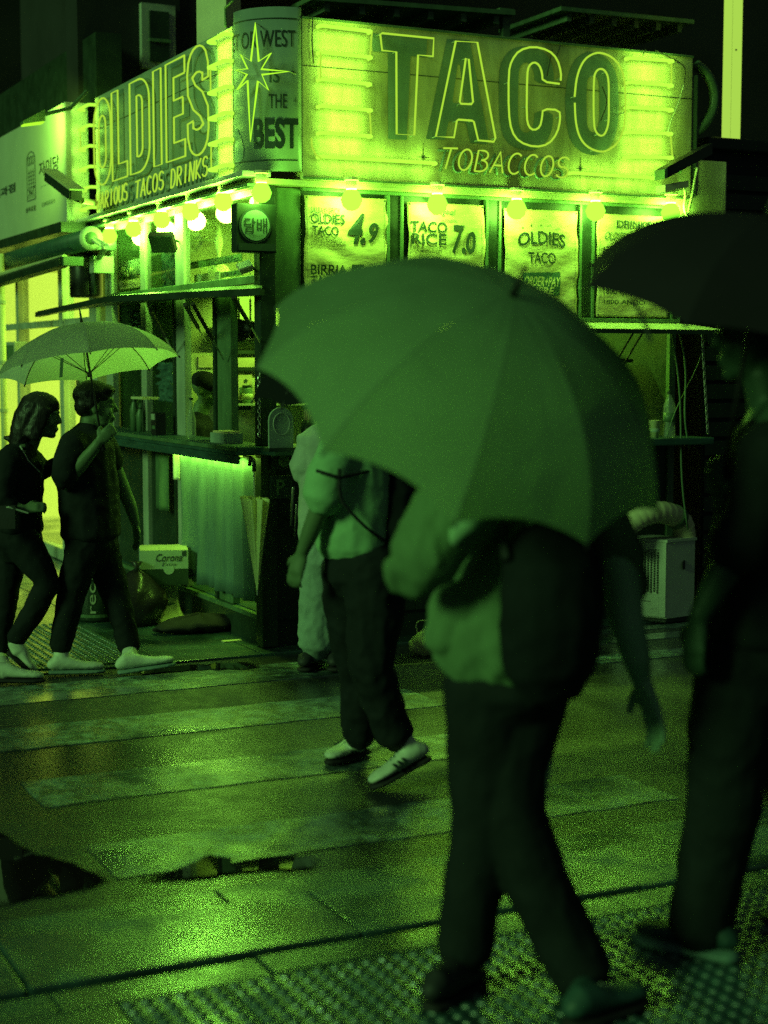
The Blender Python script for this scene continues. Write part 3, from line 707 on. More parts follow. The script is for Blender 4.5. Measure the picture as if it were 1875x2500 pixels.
# ---- tobacco sign
tb = thing('tobacco_sign', 'small square box sign with a round Korean tobacco mark at the corner', 'sign', K(0, -.0, 2.32))
MB().bbox(-.12, .125, -.04, .05, 2.325, 2.6, .006).build('box', M['dark_metal'], tb)
cen = RP(560+148/2.37, 440+262/2.37, -.04)
MB().lathe([(.098, 0), (.098, .006)], K(cen[0], -.042, cen[1]), -EY, 32).build('ring', M['ink'], tb)
MB().lathe([(.086, 0), (.086, .009)], K(cen[0], -.042, cen[1]), -EY, 32).build('disc', mat('disc_print', .34, .5, .2, 8), tb)
PT = Rv(-.052)
lettering('담배', (cen[0]-.068, cen[1]-.042, cen[0]+.068, cen[1]+.042), PT, M['ink'], tb, .012)
lettering('TOBACCO', (cen[0]-.045, cen[1]-.064, cen[0]+.045, cen[1]-.052), PT, M['ink'], tb)
MB().kbox(-.11, .115, -.046, -.041, 2.335, 2.375).build('band', M['ink'], tb)

# ---- posters
def ripple(a, b, k): return .004*math.sin(b*38+3*math.sin(a*9+k)+k)+.007*noise.noise(Vector((a*7+b*5, b*9-a*4, k*3.1)))
def poster(u0, u1, z0, z1, k, label):
    t = thing('menu_poster', label, 'poster', K((u0+u1)/2, .09, z0), 'menu posters under the TACO sign')
    pl = lambda a, b, d=0: K(a, .085+ripple(a, b, k)-d, b)
    b = MB(); b.grid(lambda i, j: pl(u0+(u1-u0)*i+.006*math.sin(j*9+k), z0+(z1-z0)*j), 26, 40)
    solidify(b.build('sheet', M['paper'], t, True), .0015, 1)
    e = .018
    for pts in ([(u0+e, z0+e), (u0+e, z1-e)], [(u1-e, z0+e), (u1-e, z1-e)]):
        MB().tube([pl(pts[0][0], pts[0][1]+(pts[1][1]-pts[0][1])*i/30, .001) for i in range(31)], .0012, 4).build('stitching', M['ink_soft'], t)
    for a in (u0+.012, u1-.012):
        for z in (z0+.012, z1-.012): MB().lathe([(.006, 0), (.005, .004), (.001, .005)], pl(a, z, .001), -EY, 8).build('pin', M['dark_metal'], t)
    return t, pl
def put(px0, px1, f): (a0, b0), (a1, b1) = RP(*f(*px0), .08), RP(*f(*px1), .08); return (a0, b0, a1, b1)
k2 = lambda x, y: (560+x/2.37, 440+y/2.37); k3 = lambda x, y: (1175+x/2.37, 440+y/2.37)
t, pl = poster(.352, .888, 2.0, 2.675, 1, 'rippled vinyl menu poster for OLDIES TACO 4.9, nearest the corner')
I, IS_ = M['ink'], M['ink_soft']; D_ = .010
lettering('SALSA IS SPICY', put((470, 190), (640, 162), k2), pl, IS_, t, 0, d=D_)
lettering('OLDIES', put((470, 248), (665, 200), k2), pl, I, t, .02, d=D_); lettering('TACO', put((475, 318), (632, 268), k2), pl, I, t, .02, d=D_)
lettering('4.', put((690, 372), (800, 195), k2), pl, I, t, .03, .25, d=D_); lettering('9', put((800, 368), (858, 248), k2), pl, I, t, .03, .15, d=D_)
for i, s_ in enumerate(('ONION & CILANTRO', 'SALSA ROJA, AVOCADO SALSA', 'WHITE SALSA, CHOICE OF MEAT')): lettering(s_, put((470+(20 if i == 0 else 0), 345+i*19), (670-(20 if i == 0 else 0), 333+i*19), k2), pl, I, t, 0, d=D_)
lettering('BIRRIA', put((470, 545), (680, 492), k2), pl, I, t, .02, d=D_); lettering('TACO', put((470, 608), (640, 558), k2), pl, I, t, .02, d=D_); lettering('5', put((690, 640), (775, 490), k2), pl, I, t, .03, .15, d=D_)
t, pl = poster(1.03, 1.56, 2.0, 2.665, 2, 'rippled vinyl menu poster for TACO RICE 7.0, second from the corner')
lettering('Original', put((1180, 208), (1300, 170), k2), pl, IS_, t, 0, .25, d=D_); lettering('IN OKINAWA', put((1225, 240), (1315, 228), k2), pl, IS_, t, 0, d=D_)
lettering('TACO', put((1050, 298), (1258, 243), k2), pl, I, t, .02, d=D_); lettering('RICE', put((1052, 370), (1255, 312), k2), pl, I, t, .02, d=D_)
lettering('7.', put((1290, 428), (1372, 262), k2), pl, I, t, .03, .1, d=D_); lettering('0', put((1368, 425), (1425, 300), k2), pl, I, t, .03, .1, d=D_)
lettering('BEEF,LETTUCE,ONION', put((1062, 398), (1250, 384), k2), pl, I, t, .005, d=D_); lettering('TOMATO, CHEESE', put((1080, 420), (1230, 406), k2), pl, I, t, .005, d=D_)
lettering('WALKING TACO', put((1155, 498), (1335, 472), k2), pl, IS_, t, .01, .3, d=D_); lettering('SOUP', put((1150, 560), (1260, 515), k2), pl, I, t, .03, d=D_); lettering('9', put((1275, 600), (1340, 515), k2), pl, I, t, .03, d=D_)
t, pl = poster(1.705, 2.24, 2.0, 2.655, 3, 'rippled vinyl poster with arched OLDIES TACO and ORDER PAY HERE patch')
lettering('OLDIES', put((210, 385), (485, 318), k3), pl, I, t, .02, arch=.02, d=D_); lettering('TACO', put((270, 482), (428, 420), k3), pl, I, t, .02, d=D_)
for i, (x, y) in enumerate(((240, 275), (290, 262), (345, 262), (400, 262), (445, 282))): starmark(RP(*k3(x, y), .08), t, lambda a, b, d=0: pl(a, b, .008), .016, 1.0)
q0, q1 = RP(*k3(240, 535), .08), RP(*k3(455, 680), .08)
b = MB(); b.grid(lambda i, j: pl(q0[0]+(q1[0]-q0[0])*i, q1[1]+(q0[1]-q1[1])*j+.01*i, .004), 8, 6); b.build('patch', mat('patch_print', .16, .5, .3, 12), t)
lettering('ORDER+PAY', put((245, 612), (450, 560), k3), pl, M['paper'], t, .02, .2, d=.015); lettering('HERE', put((285, 660), (415, 620), k3), pl, M['paper'], t, .02, .2, d=.015)
t, pl = poster(2.392, 2.955, 1.995, 2.65, 4, 'rippled vinyl DRINKS poster partly behind the black umbrella')
lettering('DRINKS', put((778, 278), (985, 240), k3), pl, I, t, .02, d=D_); lettering('OLDIES MARGARITA', put((715, 342), (1040, 312), k3), pl, IS_, t, .01, .25, d=D_)
for i, s_ in enumerate(('HIGHBALL 6.0', 'SANGRIA 6.5', 'TEQUILA SHOT', '1800 SILVER', '1800 REPOSADO', '1800 ANEJO')): lettering(s_, put((705, 425+i*65-(25 if i > 3 else 0)), (705+24*len(s_), 395+i*65-(25 if i > 3 else 0)), k3), pl, I, t, .01, d=D_)

# ---- prints behind the upper windows of the left face
def board(u, px0, px1, label, name, m, texts):
    (va, za), (vb, zb) = LP(*s1(*px0), u), LP(*s1(*px1), u)
    t = thing(name, label, 'print', K(u, (va+vb)/2, min(za, zb)))
    MB().kbox(u, u+.008, min(va, vb), max(va, vb), min(za, zb), max(za, zb)).build('sheet', M[m], t)
    for s_, p, q, bold in texts:
        (a, c_), (e, g) = LP(*s1(*p), u), LP(*s1(*q), u); lettering(s_, (-a, c_, -e, g), Lu(u), M['ink_soft'], t, bold)
    return t
board(.30, (855, 690), (1290, 560), 'printed carton reading California behind the corner window', 'printed_carton', 'mid_metal', [('Califo', (1055, 655), (1270, 575), .02)])
board(.29, (910, 815), (1110, 705), 'pale label card low behind the corner window', 'label_card', 'pale_metal', [])
board(.31, (1120, 760), (1290, 690), 'carton lettered HA behind the corner window', 'printed_carton', 'mid_metal', [('HA', (1170, 740), (1280, 695), .02)])
t = board(.17, (265, 740), (470, 600), 'crowd photo print in the far left upper window', 'photo_print', 'panel_l', [])
for k in range(16):
    v, z = LP(*s1(290+k*11, 735), .165); MB().lathe([(.012, 0), (.02, .035), (.008, .05)], K(.166, v, z+.01*math.sin(k*2.1)), n=6).build('figure', M['ink_soft' if k % 2 else 'panel'], t)
board(.165, (255, 860), (465, 760), 'white OLDIES TACO name strip under the crowd photo', 'name_strip', 'paper', [('- OLDIES TACO -', (290, 835), (450, 790), .0)])
t = thing('plastic_bag', 'dark crinkled plastic bag hung behind the narrow upper window', 'bag', K(.22, 2.0, 2.22))
b = MB(); b.grid(lambda i, j: K(.2+.035*noise.noise(Vector((i*6, j*9, 5))), 1.76+.52*i, 2.21+.42*j-.05*abs(i-.5)), 18, 22); solidify(b.build('film', M['black'] if 0 else mat('dark_film', .09, .2, .5, 14, .3, 20), t, True), .002)
# lampshade and dried stems standing inside the corner window
t = thing('table_lamp', 'pale funnel shaped lamp standing inside the corner window', 'lamp', K(.34, .62, 2.19))
v, z = LP(*s1(1110, 545), .34); zb = 2.191
MB().lathe([(.07, 0), (.075, .12), (.05, .15), (.015, .17), (.012, .22), (.03, .30), (.012, .42)], K(.34, v, zb), n=18).build('stem', M['cream'], t, True)
for k, (p, q) in enumerate((((850, 500), (960, 410)), ((900, 545), (1020, 425)), ((930, 540), (985, 410)))):
    a, c_ = KL(s1(*p), .36), KL(s1(*q), .36); t = MB().tube([a, c_], .008, 6).build('drink_straw', M['cream']); tag(t, ['lowest pale straw leaning inside the corner window', 'longest pale straw leaning inside the corner window', 'steepest pale straw leaning inside the corner window'][k], 'straw', 'straws in the corner window')
# flood lamps on the left face
def flood(name, label, c_, nrm, up, w, h, dp, m='black', arm=None):
    nrm = Vector(nrm).normalized(); up = Vector(up); sd_ = nrm.cross(up).normalized(); up = sd_.cross(nrm).normalized(); c_ = Vector(c_)
    t = thing(name, label, 'lamp', c_)
    MB().obox(c_, sd_*w/2, up*h/2, nrm*dp/2).build('housing', M[m], t); MB().obox(c_+nrm*(dp/2+.002), sd_*w*.46, up*h*.46, nrm*.003).build('glass', M['tube_off'] if m != 'black' else M['dark_metal'], t)
    for k in range(5): MB().obox(c_-nrm*(dp/2+.008)+sd_*w*(-.36+.18*k), sd_*.003, up*h*.4, nrm*.01).build('cooling_fin', M[m], t)
    if arm is not None: MB().tube([c_-nrm*dp/2, (c_+Vector(arm))/2+Vector((0, 0, .02)), arm], .008, 6).build('arm', M['mid_metal'], t)
    return t
c_ = KL(s1(655, 470), -.10); flood('flood_lamp', 'black square flood lamp tilted below the middle bulbs', c_, -EX*.6-EY*.75-Vector((0, 0, .75)), (0, 0, 1), .16, .13, .045, arm=K(.1, 1.62, 2.50))
c_ = KL(s1(1320, 665), -.02); flood('flood_lamp', 'small lamp with bright upturned plate under the tobacco sign', c_, -EY*.6-EX*.5+Vector((0, 0, 1)), EX, .07, .085, .02, 'white', arm=K(.07, .12, 2.22))
# camera on its bracket at the left end of the sign
q1, q2 = KL((126, 432), -.38), KL((182, 474), -.38); ax = (q2-q1).normalized(); sd_ = ax.cross(Vector((0, 0, 1))).normalized(); up = sd_.cross(ax)
t = thing('security_camera', 'box security camera on a white bracket left of the OLDIES sign', 'camera', (q1+q2)/2)
mid = (q1+q2)/2; hl = (q2-q1).length/2
MB().obox(mid, ax*hl*1.1, sd_*.045, up*.035).build('housing', M['dark_metal'], t); MB().obox(mid+up*.042, ax*hl*1.2, sd_*.055, up*.006).build('sun_shield', M['cream'], t)
MB().obox(mid+ax*hl*1.12, sd_*.036, up*.028, ax*.006).build('lens_plate', M['black'], t)
MB().tube([mid-up*.05+ax*.03, KL((200, 490), -.33), KL((235, 496), -.03)], .022, 8).build('bracket', M['white'], t)
# lamps, hose and cables at the right end of the TACO board
q1, q2 = K(*((lambda r: (r[0], -.16, r[1]))(RP(*c3(1045, 1005), -.16)))), K(*((lambda r: (r[0], -.16, r[1]))(RP(*c3(1310, 865), -.16))))
t = thing('flood_lamp', 'long dark flood lamp sloping up at the right end of the TACO sign', 'lamp', (q1+q2)/2)
ax = (q2-q1)/2; MB().obox((q1+q2)/2, ax, -EY*.05, Vector((0, 0, .035))).build('housing', M['black'], t); MB().obox(q1-ax*.04, ax*.06, -EY*.055, Vector((0, 0, .03))).build('end_cap', M['mid_metal'], t)
MB().tube([(q1+q2)/2, K(2.95, -.02, 2.93)], .012, 6).build('arm', M['mid_metal'], t)
r_ = RP(*c3(1105, 1080), -.14); t = thing('flood_lamp', 'short pale flood lamp below the long dark one at the sign end', 'lamp', K(r_[0], -.14, r_[1]))
MB().obox(K(r_[0], -.14, r_[1]), EX*.09+Vector((0, 0, .018)), EY*.05, Vector((0, 0, .022))).build('housing', M['cream'], t); MB().obox(K(r_[0], -.14, r_[1]-.028), EX*.08+Vector((0, 0, .016)), EY*.04, Vector((0, 0, .003))).build('glass', M['tube_off'], t)
MB().tube([K(r_[0], -.1, r_[1]), K(2.98, .03, r_[1]+.05)], .01, 6).build('arm', M['mid_metal'], t)
pts = smooth_loop([(1240, 375), (1310, 430), (1350, 530), (1340, 640), (1290, 720), (1200, 800), (1115, 865)], 2, False)
t = tag(MB().tube([K(RP(*c3(*p), .06)[0], .06-.0004*i, RP(*c3(*p), .06)[1]) for i, p in enumerate(pts)], .034, 12).build('hose', M['mid_metal'], None, True), 'thick bent hose looping out of the right end of the TACO sign', 'hose')
for k, pts in enumerate(([(1165, 1050), (1185, 1130), (1170, 1200), (1190, 1255)], [(1250, 970), (1225, 1100), (1205, 1200), (1190, 1260)])):
    tag(MB().tube([K(RP(*c3(*p), -.05)[0], -.05, RP(*c3(*p), -.05)[1]) for p in smooth_loop(pts, 2, False)], .009, 6).build('power_cable', M['white'], None, True), ['shorter white cable hanging at the right end of the sign', 'longer white cable hanging at the right end of the sign'][k], 'cable', 'white cables at the sign end')
def sl3(p, k=3):
    for _ in range(k):
        q = [p[0]]
        for i in range(len(p)-1): q += [p[i].lerp(p[i+1], .25), p[i].lerp(p[i+1], .75)]
        p = q+[p[-1]]
    return p
# ================================================================== on and under the left counter
def on_left(px, u, z=1.216): v, _ = LP(*px, u); return K(u, v, z)
p = on_left(c4(918, 1200), -.02); t = thing('card_terminal', 'black card terminal on the left counter beside the couple', 'terminal', p)
MB().obox(p+Vector((0, 0, .075)), EY*.05, EX*.035, Vector((0, 0, .075))).build('body', M['black'], t); MB().obox(p+Vector((0, 0, .12))-EX*.037, EY*.038, EX*.003, Vector((0, 0, .02))).build('screen', M['pale_metal'], t); MB().obox(p+Vector((0, 0, .05))-EX*.037-EY*.01, EY*.03, EX*.003, Vector((0, 0, .012))).build('keypad', M['mid_metal'], t)
p = on_left(c4(1108, 1200), .0); t = thing('glass_bottle', 'slim clear bottle standing on the left counter before the staff', 'bottle', p)
MB().lathe([(.028, 0), (.03, .02), (.03, .12), (.014, .18), (.011, .24), (.014, .245)], p, n=14).build('body', M['bottle'], t, True); MB().lathe([(.014, .245), (.014, .26)], p, n=10).build('cap', M['dark_metal'], t)
p = on_left(c4(1310, 1220), .0); t = thing('napkin_box', 'low cardboard tray of napkins on the left counter', 'box', p)
MB().obox(p+Vector((0, 0, .03)), EY*.12, EX*.06, Vector((0, 0, .03))).build('tray', M['kraft'], t); MB().obox(p+Vector((0, 0, .066)), EY*.1, EX*.05, Vector((0, 0, .006))).build('napkins', M['paper'], t)
p = on_left(c4(1625, 1228), -.06); t = thing('menu_stand', 'arched pale menu board standing on the counter corner', 'stand', p)
pts = [(-.075, .0), (.075, .0), (.075, .15)]+[(.075*math.cos(a), .15+.07*math.sin(a)) for a in [math.pi*k/10 for k in range(1, 10)]]+[(-.075, .15)]
rt = (EX*.95+EY*.1).normalized()
plm = lambda a, b, d=0: p+rt*a+Vector((0, 0, b+.02))-EY*d
MB().prism(pts, plm, -.008, .008).build('board', M['kraft'], t)
MB().tube([plm(.05*math.cos(a), .13+.06*math.sin(a), .010) for a in [2*math.pi*k/24 for k in range(24)]], .003, 4, True).build('printed_ring', M['pale_metal'], t)
MB().obox(p+Vector((0, 0, .010)), rt*.09, EY*.04, Vector((0, 0, .010))).build('foot', M['dark_metal'], t)
p = on_left((735, 1083), -.02); p = K(.32, -.05, 1.216); t = thing('steel_can', 'dark can with paper slips behind the menu stand', 'can', p)
MB().lathe([(.05, 0), (.052, .15), (.049, .15), (.047, .01)], p, n=18).build('body', M['dark_metal'], t, True)
for k in range(4): MB().obox(p+Vector((-.02+.012*k, 0, .16)), EX*.012, EY*.003, Vector((.005*k, 0, .05))).build('slip', M['paper'], t)
for k, (px, top) in enumerate(((c4(780, 1195), .26), (c4(815, 1195), .2))):
    p = on_left(px, .02); t = thing('sauce_bottle', ['taller sauce bottle on the left counter behind the man', 'shorter sauce bottle on the left counter behind the man'][k], 'bottle', p, 'sauce bottles on the counter')
    MB().lathe([(.03, 0), (.032, top*.6), (.015, top*.8), (.006, top)], p, n=12).build('body', M['mid_metal'], t, True); MB().lathe([(.016, top*.78), (.016, top*.84)], p, n=10).build('cap', M['dark_metal'], t)
p = on_left(c4(838, 975), .0, 0); v, z = LP(*c4(838, 975), .0); t = thing('paper_tray', 'small white tray on a thin stand over the counter', 'tray', K(0, v, 1.216))
MB().obox(K(0, v, z), EY*.13+Vector((0, 0, .0)), EX*.06, Vector((0, 0, .008))).build('tray', M['white'], t); MB().tube([K(0, v+.05, 1.216), K(0, v+.05, z)], .006, 6).build('stand', M['dark_metal'], t)
# crinkled film strips hanging in the window bay
for k, (x0, x1, y0, y1) in enumerate(((900, 990, 770, 1000), (740, 800, 470, 600))):
    (va, za), (vb, zb) = LP(*c4(x0, y0), .14), LP(*c4(x1, y1), .14)
    b = MB(); b.grid(lambda i, j: K(.16+.05*noise.noise(Vector((i*7, j*10, k))), va+(vb-va)*i, zb+(za-zb)*j), 14, 20)
    o = solidify(b.build('plastic_sheet', mat('crinkled_film', .16, .15, .6, 16, .4, 24), None, True), .002); tag(o, ['crinkled plastic sheet hanging over the counter window', 'small crinkled plastic sheet hanging under the hatch'][k], 'plastic sheet', 'plastic sheets in the left window')
# chains
def chain(name, label, a, b_, n, r=.007):
    t = thing(name, label, 'chain', (Vector(a)+Vector(b_))/2, 'chains at the counters'); a, b_ = Vector(a), Vector(b_); L_ = (b_-a)/n
    for k in range(n):
        c_ = a+L_*(k+.5); d_ = L_.normalized(); s_ = (EX if k % 2 else EY)
        MB().tube([c_+d_*math.cos(q)*L_.length*.62+s_*math.sin(q)*r*1.2 for q in [2*math.pi*m_/8 for m_ in range(8)]], .0028, 4, True).build('link', M['chrome'], t)
    return t
chain('chain', 'steel chain hanging at the corner end of the left counter', KL(c4(1500, 830), -.02), KL(c4(1500, 1200), -.02), 16)
chain('chain', 'steel chain hanging at the right end of the TACO side', K(3.0, -.22, 1.88), K(3.06, -.22, 1.24), 22)
for k, (a, c_) in enumerate(((K(2.78, -.2, 1.88), K(2.92, -.22, .62)), (K(2.84, -.2, 1.88), K(2.92, -.22, 1.15)), (K(3.05, -.2, 1.88), K(2.76, -.2, 1.22)))):
    pts = [a.lerp(c_, i/12)+EX*.02*math.sin(i*.5) for i in range(13)]
    tag(MB().tube(pts, .006 if k < 2 else .003, 6).build('cord', M['mid_metal'], None, True), ['longest cord hanging past the right counter', 'cord hanging to the right counter edge', 'thin cord slanting across the right counter'][k], 'cord', 'cords at the right counter')
# strung photos inside
pv = 1.99
def inpx(x, y): return RP(*((380+x/4.1475), (780+y/4.1475)), pv)
for k, (x0, y0, x1, y1, kind) in enumerate(((835, 560, 975, 775, 1), (800, 805, 980, 950, 2), (752, 560, 805, 775, 0), (760, 385, 1055, 490, 0), (430, 365, 590, 485, 0), (900, 960, 1050, 1060, 0))):
    (a0, b0), (a1, b1) = inpx(x0, y0), inpx(x1, y1)
    t = thing('wall_photo', ['portrait photo print of a standing player on the kiosk wall', 'framed dark photo lower on the kiosk wall', 'narrow photo strip beside the kiosk post', 'pale blank card high on the kiosk wall', 'pale card high behind the staff member', 'pale creased sheet low on the kiosk wall'][k], 'photo', K((a0+a1)/2, pv, b1), 'prints on the kiosk wall')
    MB().kbox(a0, a1, pv-.006, pv-.001, b1, b0).build('sheet', M['paper'], t)
    w, h = a1-a0, b0-b1
    if kind == 1:
        MB().kbox(a0+w*.06, a1-w*.06, pv-.009, pv-.0062, b1+h*.03, b1+h*.42).build('ground_print', M['mid_metal'], t)
        q = [(a0+w*.3, b1+h*.03), (a0+w*.72, b1+h*.03), (a0+w*.85, b1+h*.35), (a0+w*.7, b1+h*.6), (a0+w*.45, b1+h*.6), (a0+w*.28, b1+h*.42)]
        MB().prism(q, Rv(pv), .0095, .012).build('figure_print', M['white'], t); MB().lathe([(w*.13, 0), (w*.13, .002)], K(a0+w*.52, pv-.0095, b1+h*.72), -EY, 12).build('figure_print', M['ink'], t)
    elif kind == 2:
        MB().kbox(a0+w*.1, a1-w*.1, pv-.009, pv-.0062, b1+h*.25, b0-h*.08).build('picture', M['ink'], t); MB().lathe([(w*.1, 0), (w*.1, .002)], K(a0+w*.6, pv-.0095, b1+h*.6), -EY, 12).build('figure_print', M['pale_metal'], t)
    elif k == 2:
        MB().kbox(a0+w*.15, a1-w*.15, pv-.009, pv-.0062, b1+h*.1, b1+h*.45).build('picture', M['mid_metal'], t); MB().kbox(a0+w*.15, a1-w*.15, pv-.009, pv-.0062, b1+h*.53, b0-h*.08).build('picture', M['mid_metal'], t)
for k, z in enumerate((1.62, 1.86)):
    (a0, b0) = inpx(640, 500 if k == 0 else 330)
    kb('wall_rail', 'dark_metal', .5, 2.6, pv-.03, pv-.002, b0-.012, b0+.012)
gs = ['leftmost', 'second', 'third', 'fourth', 'fifth', 'rightmost']
kb('wall_shelf', 'pale_metal', .45, 1.5, 1.84, 1.998, 1.93, 1.945); kb('wall_shelf', 'pale_metal', .45, 1.5, 1.84, 1.998, 1.40, 1.415)
for k in range(6):
    p = K(.56+.13*k, 1.91, 1.416); hgt = (.16, .11, .19, .13, .17, .12)[k]; t = thing('glass_jar' if k % 2 else 'tin_can', '%s container on the low shelf inside the kiosk' % gs[k], 'jar' if k % 2 else 'can', p, 'goods on the kiosk wall shelf')
    MB().lathe([(.038, 0), (.04, .01), (.04, hgt*.8), (.034, hgt*.9), (.034, hgt)], p, n=14).build('body', M[('dark_metal', 'mid_metal', 'pale_metal')[k % 3]], t, True); MB().lathe([(.036, hgt), (.036, hgt+.015)], p, n=14).build('lid', M['dark_metal'], t); MB().lathe([(.0405, hgt*.25), (.0405, hgt*.6)], p, n=14).build('label_band', M['cream'], t, True)
for k in range(4):
    p = K(.40+.12*k, 1.30+.1*k, 2.05); t = thing('frying_pan', '%s pan hanging under the kiosk ceiling' % ('leftmost', 'second', 'third', 'rightmost')[k], 'pan', p, 'pans hanging in the kiosk')
    rr_ = .075-.008*k; MB().lathe([(rr_*.8, 0), (rr_, .03), (rr_-.006, .03), (rr_*.76, .006)], p-Vector((0, 0, .14)), -EY*.9-EX*.3, 18).build('bowl', M['black'], t, True); MB().tube([p-Vector((0, 0, .14-rr_*.95)), p+Vector((0, 0, .07))], .007, 6).build('handle', M['black'], t); MB().tube([p+Vector((0, 0, .07)), p+Vector((0, 0, .63))], .002, 4).build('hanging_wire', M['dark_metal'], t)
# right-hand window contents: curtain, garlic heads on a rod, bottle, cups
t = thing('curtain', 'pale curtain hanging inside the right hand serving window', 'curtain', K(2.5, .5, 1.33))
b = MB(); b.grid(lambda i, j: K(2.28+.5*i, .64+.02*math.sin(i*34), 1.33+.36*j), 60, 6); solidify(b.build('cloth', mat('curtain_cloth', .5, .8, .15, 8, transl=.3), t, True), .002)
for k in range(4):
    p = K(2.12+.085*k, .3, 1.745); t = thing('ladle', ['round ladle hanging leftmost over the right counter', 'second round ladle hanging over the right counter', 'third round ladle hanging over the right counter', 'round ladle hanging rightmost over the right counter'][k], 'ladle', p, 'ladles over the right counter')
    MB().lathe([(.004, .05), (.03, .045), (.042, .02), (.042, 0), (.028, -.03), (.004, -.04)], p, n=14).build('bowl', M['dark_metal'], t, True); MB().tube([p+Vector((0, 0, .045)), p+Vector((0, 0, .1))], .004, 6).build('hook', M['dark_metal'], t)
u_, z_ = RP(1633, 1080, -.12); p = K(u_, -.12, 1.216); t = thing('water_bottle', 'clear plastic water bottle on the right hand counter', 'bottle', p)
MB().lathe([(.036, 0), (.04, .01), (.04, .06), (.037, .075), (.04, .09), (.04, .17), (.037, .18), (.04, .19), (.036, .215), (.016, .26), (.015, .28)], p, n=18).build('body', M['bottle'], t, True); MB().lathe([(.018, .28), (.018, .30)], p, n=12).build('cap', M['dark_metal'], t); MB().lathe([(.0405, .1), (.0405, .16)], p, n=18).build('label_band', M['mid_metal'], t, True)
p = K(u_-.10, -.10, 1.216); t = thing('paper_cup', 'white paper cup next to the water bottle', 'cup', p)
MB().lathe([(.026, 0), (.04, .11), (.043, .112), (.038, .11), (.024, .004)], p, n=18).build('body', M['white'], t, True); MB().lathe([(.0275, .02), (.035, .06)], p, n=18).build('sleeve', M['kraft'], t, True)
for k, (du, w) in enumerate(((-.22, .06), (-.05, .045))):
    p = K(2.62+du, .45, 1.327); t = thing('bowl' if k == 0 else 'carton', ['white bowl on the shelf inside the right window', 'small white carton on the shelf inside the right window'][k], ['bowl', 'carton'][k], p)
    if k == 0: MB().lathe([(.03, 0), (.075, .04), (.07, .04), (.028, .006)], p, n=18).build('body', M['white'], t, True); MB().lathe([(.03, 0), (.034, .006)], p, n=12).build('foot', M['white'], t)
    else: MB().obox(p+Vector((0, 0, .035)), EX*.05, EY*.03, Vector((0, 0, .035))).build('body', M['white'], t); MB().obox(p+Vector((0, 0, .075)), EX*.05, EY*.006, Vector((0, 0, .008))).build('seal', M['white'], t)
# ---- under the counter: pleated curtain
cv0, cz0 = LP(445, 1460, .06); cv1, _ = LP(640, 1460, .06)
t = thing('curtain', 'long pale pleated curtain hanging below the left counter', 'curtain', K(.05, 1.0, .25))
M['curtain'] = mat('under_counter_cloth', .28, .8, .2, 5, .1, 30, transl=.2, stretch=(3, 3, .6))
b = MB(); b.grid(lambda i, j: K(.062+(.020*math.sin(i*52)+.012*math.sin(i*23+1))*(1-.3*j)+.008*noise.noise(Vector((i*9, j*3, 2))), .2+1.32*i, .27+.86*j), 120, 10); solidify(b.build('cloth', M['curtain'], t, True), .002)
for k in range(9): MB().lathe([(.011, 0), (.014, .012), (.006, .02)], K(.05, .26+.15*k, 1.125), n=8).build('ring', M['chrome'], t)
MB().tube([K(.05, .2, 1.142), K(.05, 1.52, 1.142)], .006, 6).build('rod', M['dark_metal'], t)
# folded umbrella hanging from the counter
top, tip = KL((622, 1215), -.03), KL((628, 1440), -.03); ax = (tip-top)
t = thing('folded_umbrella', 'folded pale umbrella hanging in front of the pleated curtain', 'umbrella', top)
M['fold'] = mat('folded_fabric', .85, .5, .15, 8, transl=.1, rgb=(.9, .9, .5))
b = MB()
def fold(i, j):
    r = (.118*(1-j)**.9+.008)*(1+.28*math.sin(i*2*math.pi*8)*(1-j)); an = 2*math.pi*i
    top_j = .06*math.sin(i*2*math.pi*8+1)*(1-j)*.5
    return top+ax*(j*1.0+top_j*.3)+EY*math.cos(an)*r+EX*math.sin(an)*r*.45
b.grid(fold, 96, 14); b.build('canopy', M['fold'], t, True)
MB().tube([top+ax*.02, top-ax*.28], .006, 8).build('shaft', M['chrome'], t)
hk = top-ax*.28; MB().tube([hk, hk+Vector((0, 0, .05)), hk+Vector((0, 0, .075))+EY*.02, hk+Vector((0, 0, .08))+EY*.045, hk+Vector((0, 0, .06))+EY*.065, hk+Vector((0, 0, .03))+EY*.068], .011, 8).build('handle', M['black'], t, True)
MB().tube([tip, tip+ax*.06], .005, 6).build('ferrule', M['chrome'], t)
# aprons hanging left of the curtain
for k, (x0, x1, y0, y1, m_) in enumerate(((440, 520, 300, 690, 'mid_metal'), (555, 605, 290, 480, 'pale_metal'))):
    q = lambda x, y: (200+x/2.765, 1000+y/2.765); (va, za), (vb, zb) = LP(*q(x0, y0), -.02), LP(*q(x1, y1), -.02)
    b = MB(); b.grid(lambda i, j: K(.04+.02*math.sin(i*9+k), va+(vb-va)*i, zb+(za-zb)*j), 12, 10); o = solidify(b.build('hanging_towel', M[m_], None, True), .003); tag(o, ['long dark printed apron cloth hanging below the left counter', 'short pale towel hanging below the left counter'][k], 'towel', 'cloths below the left counter')
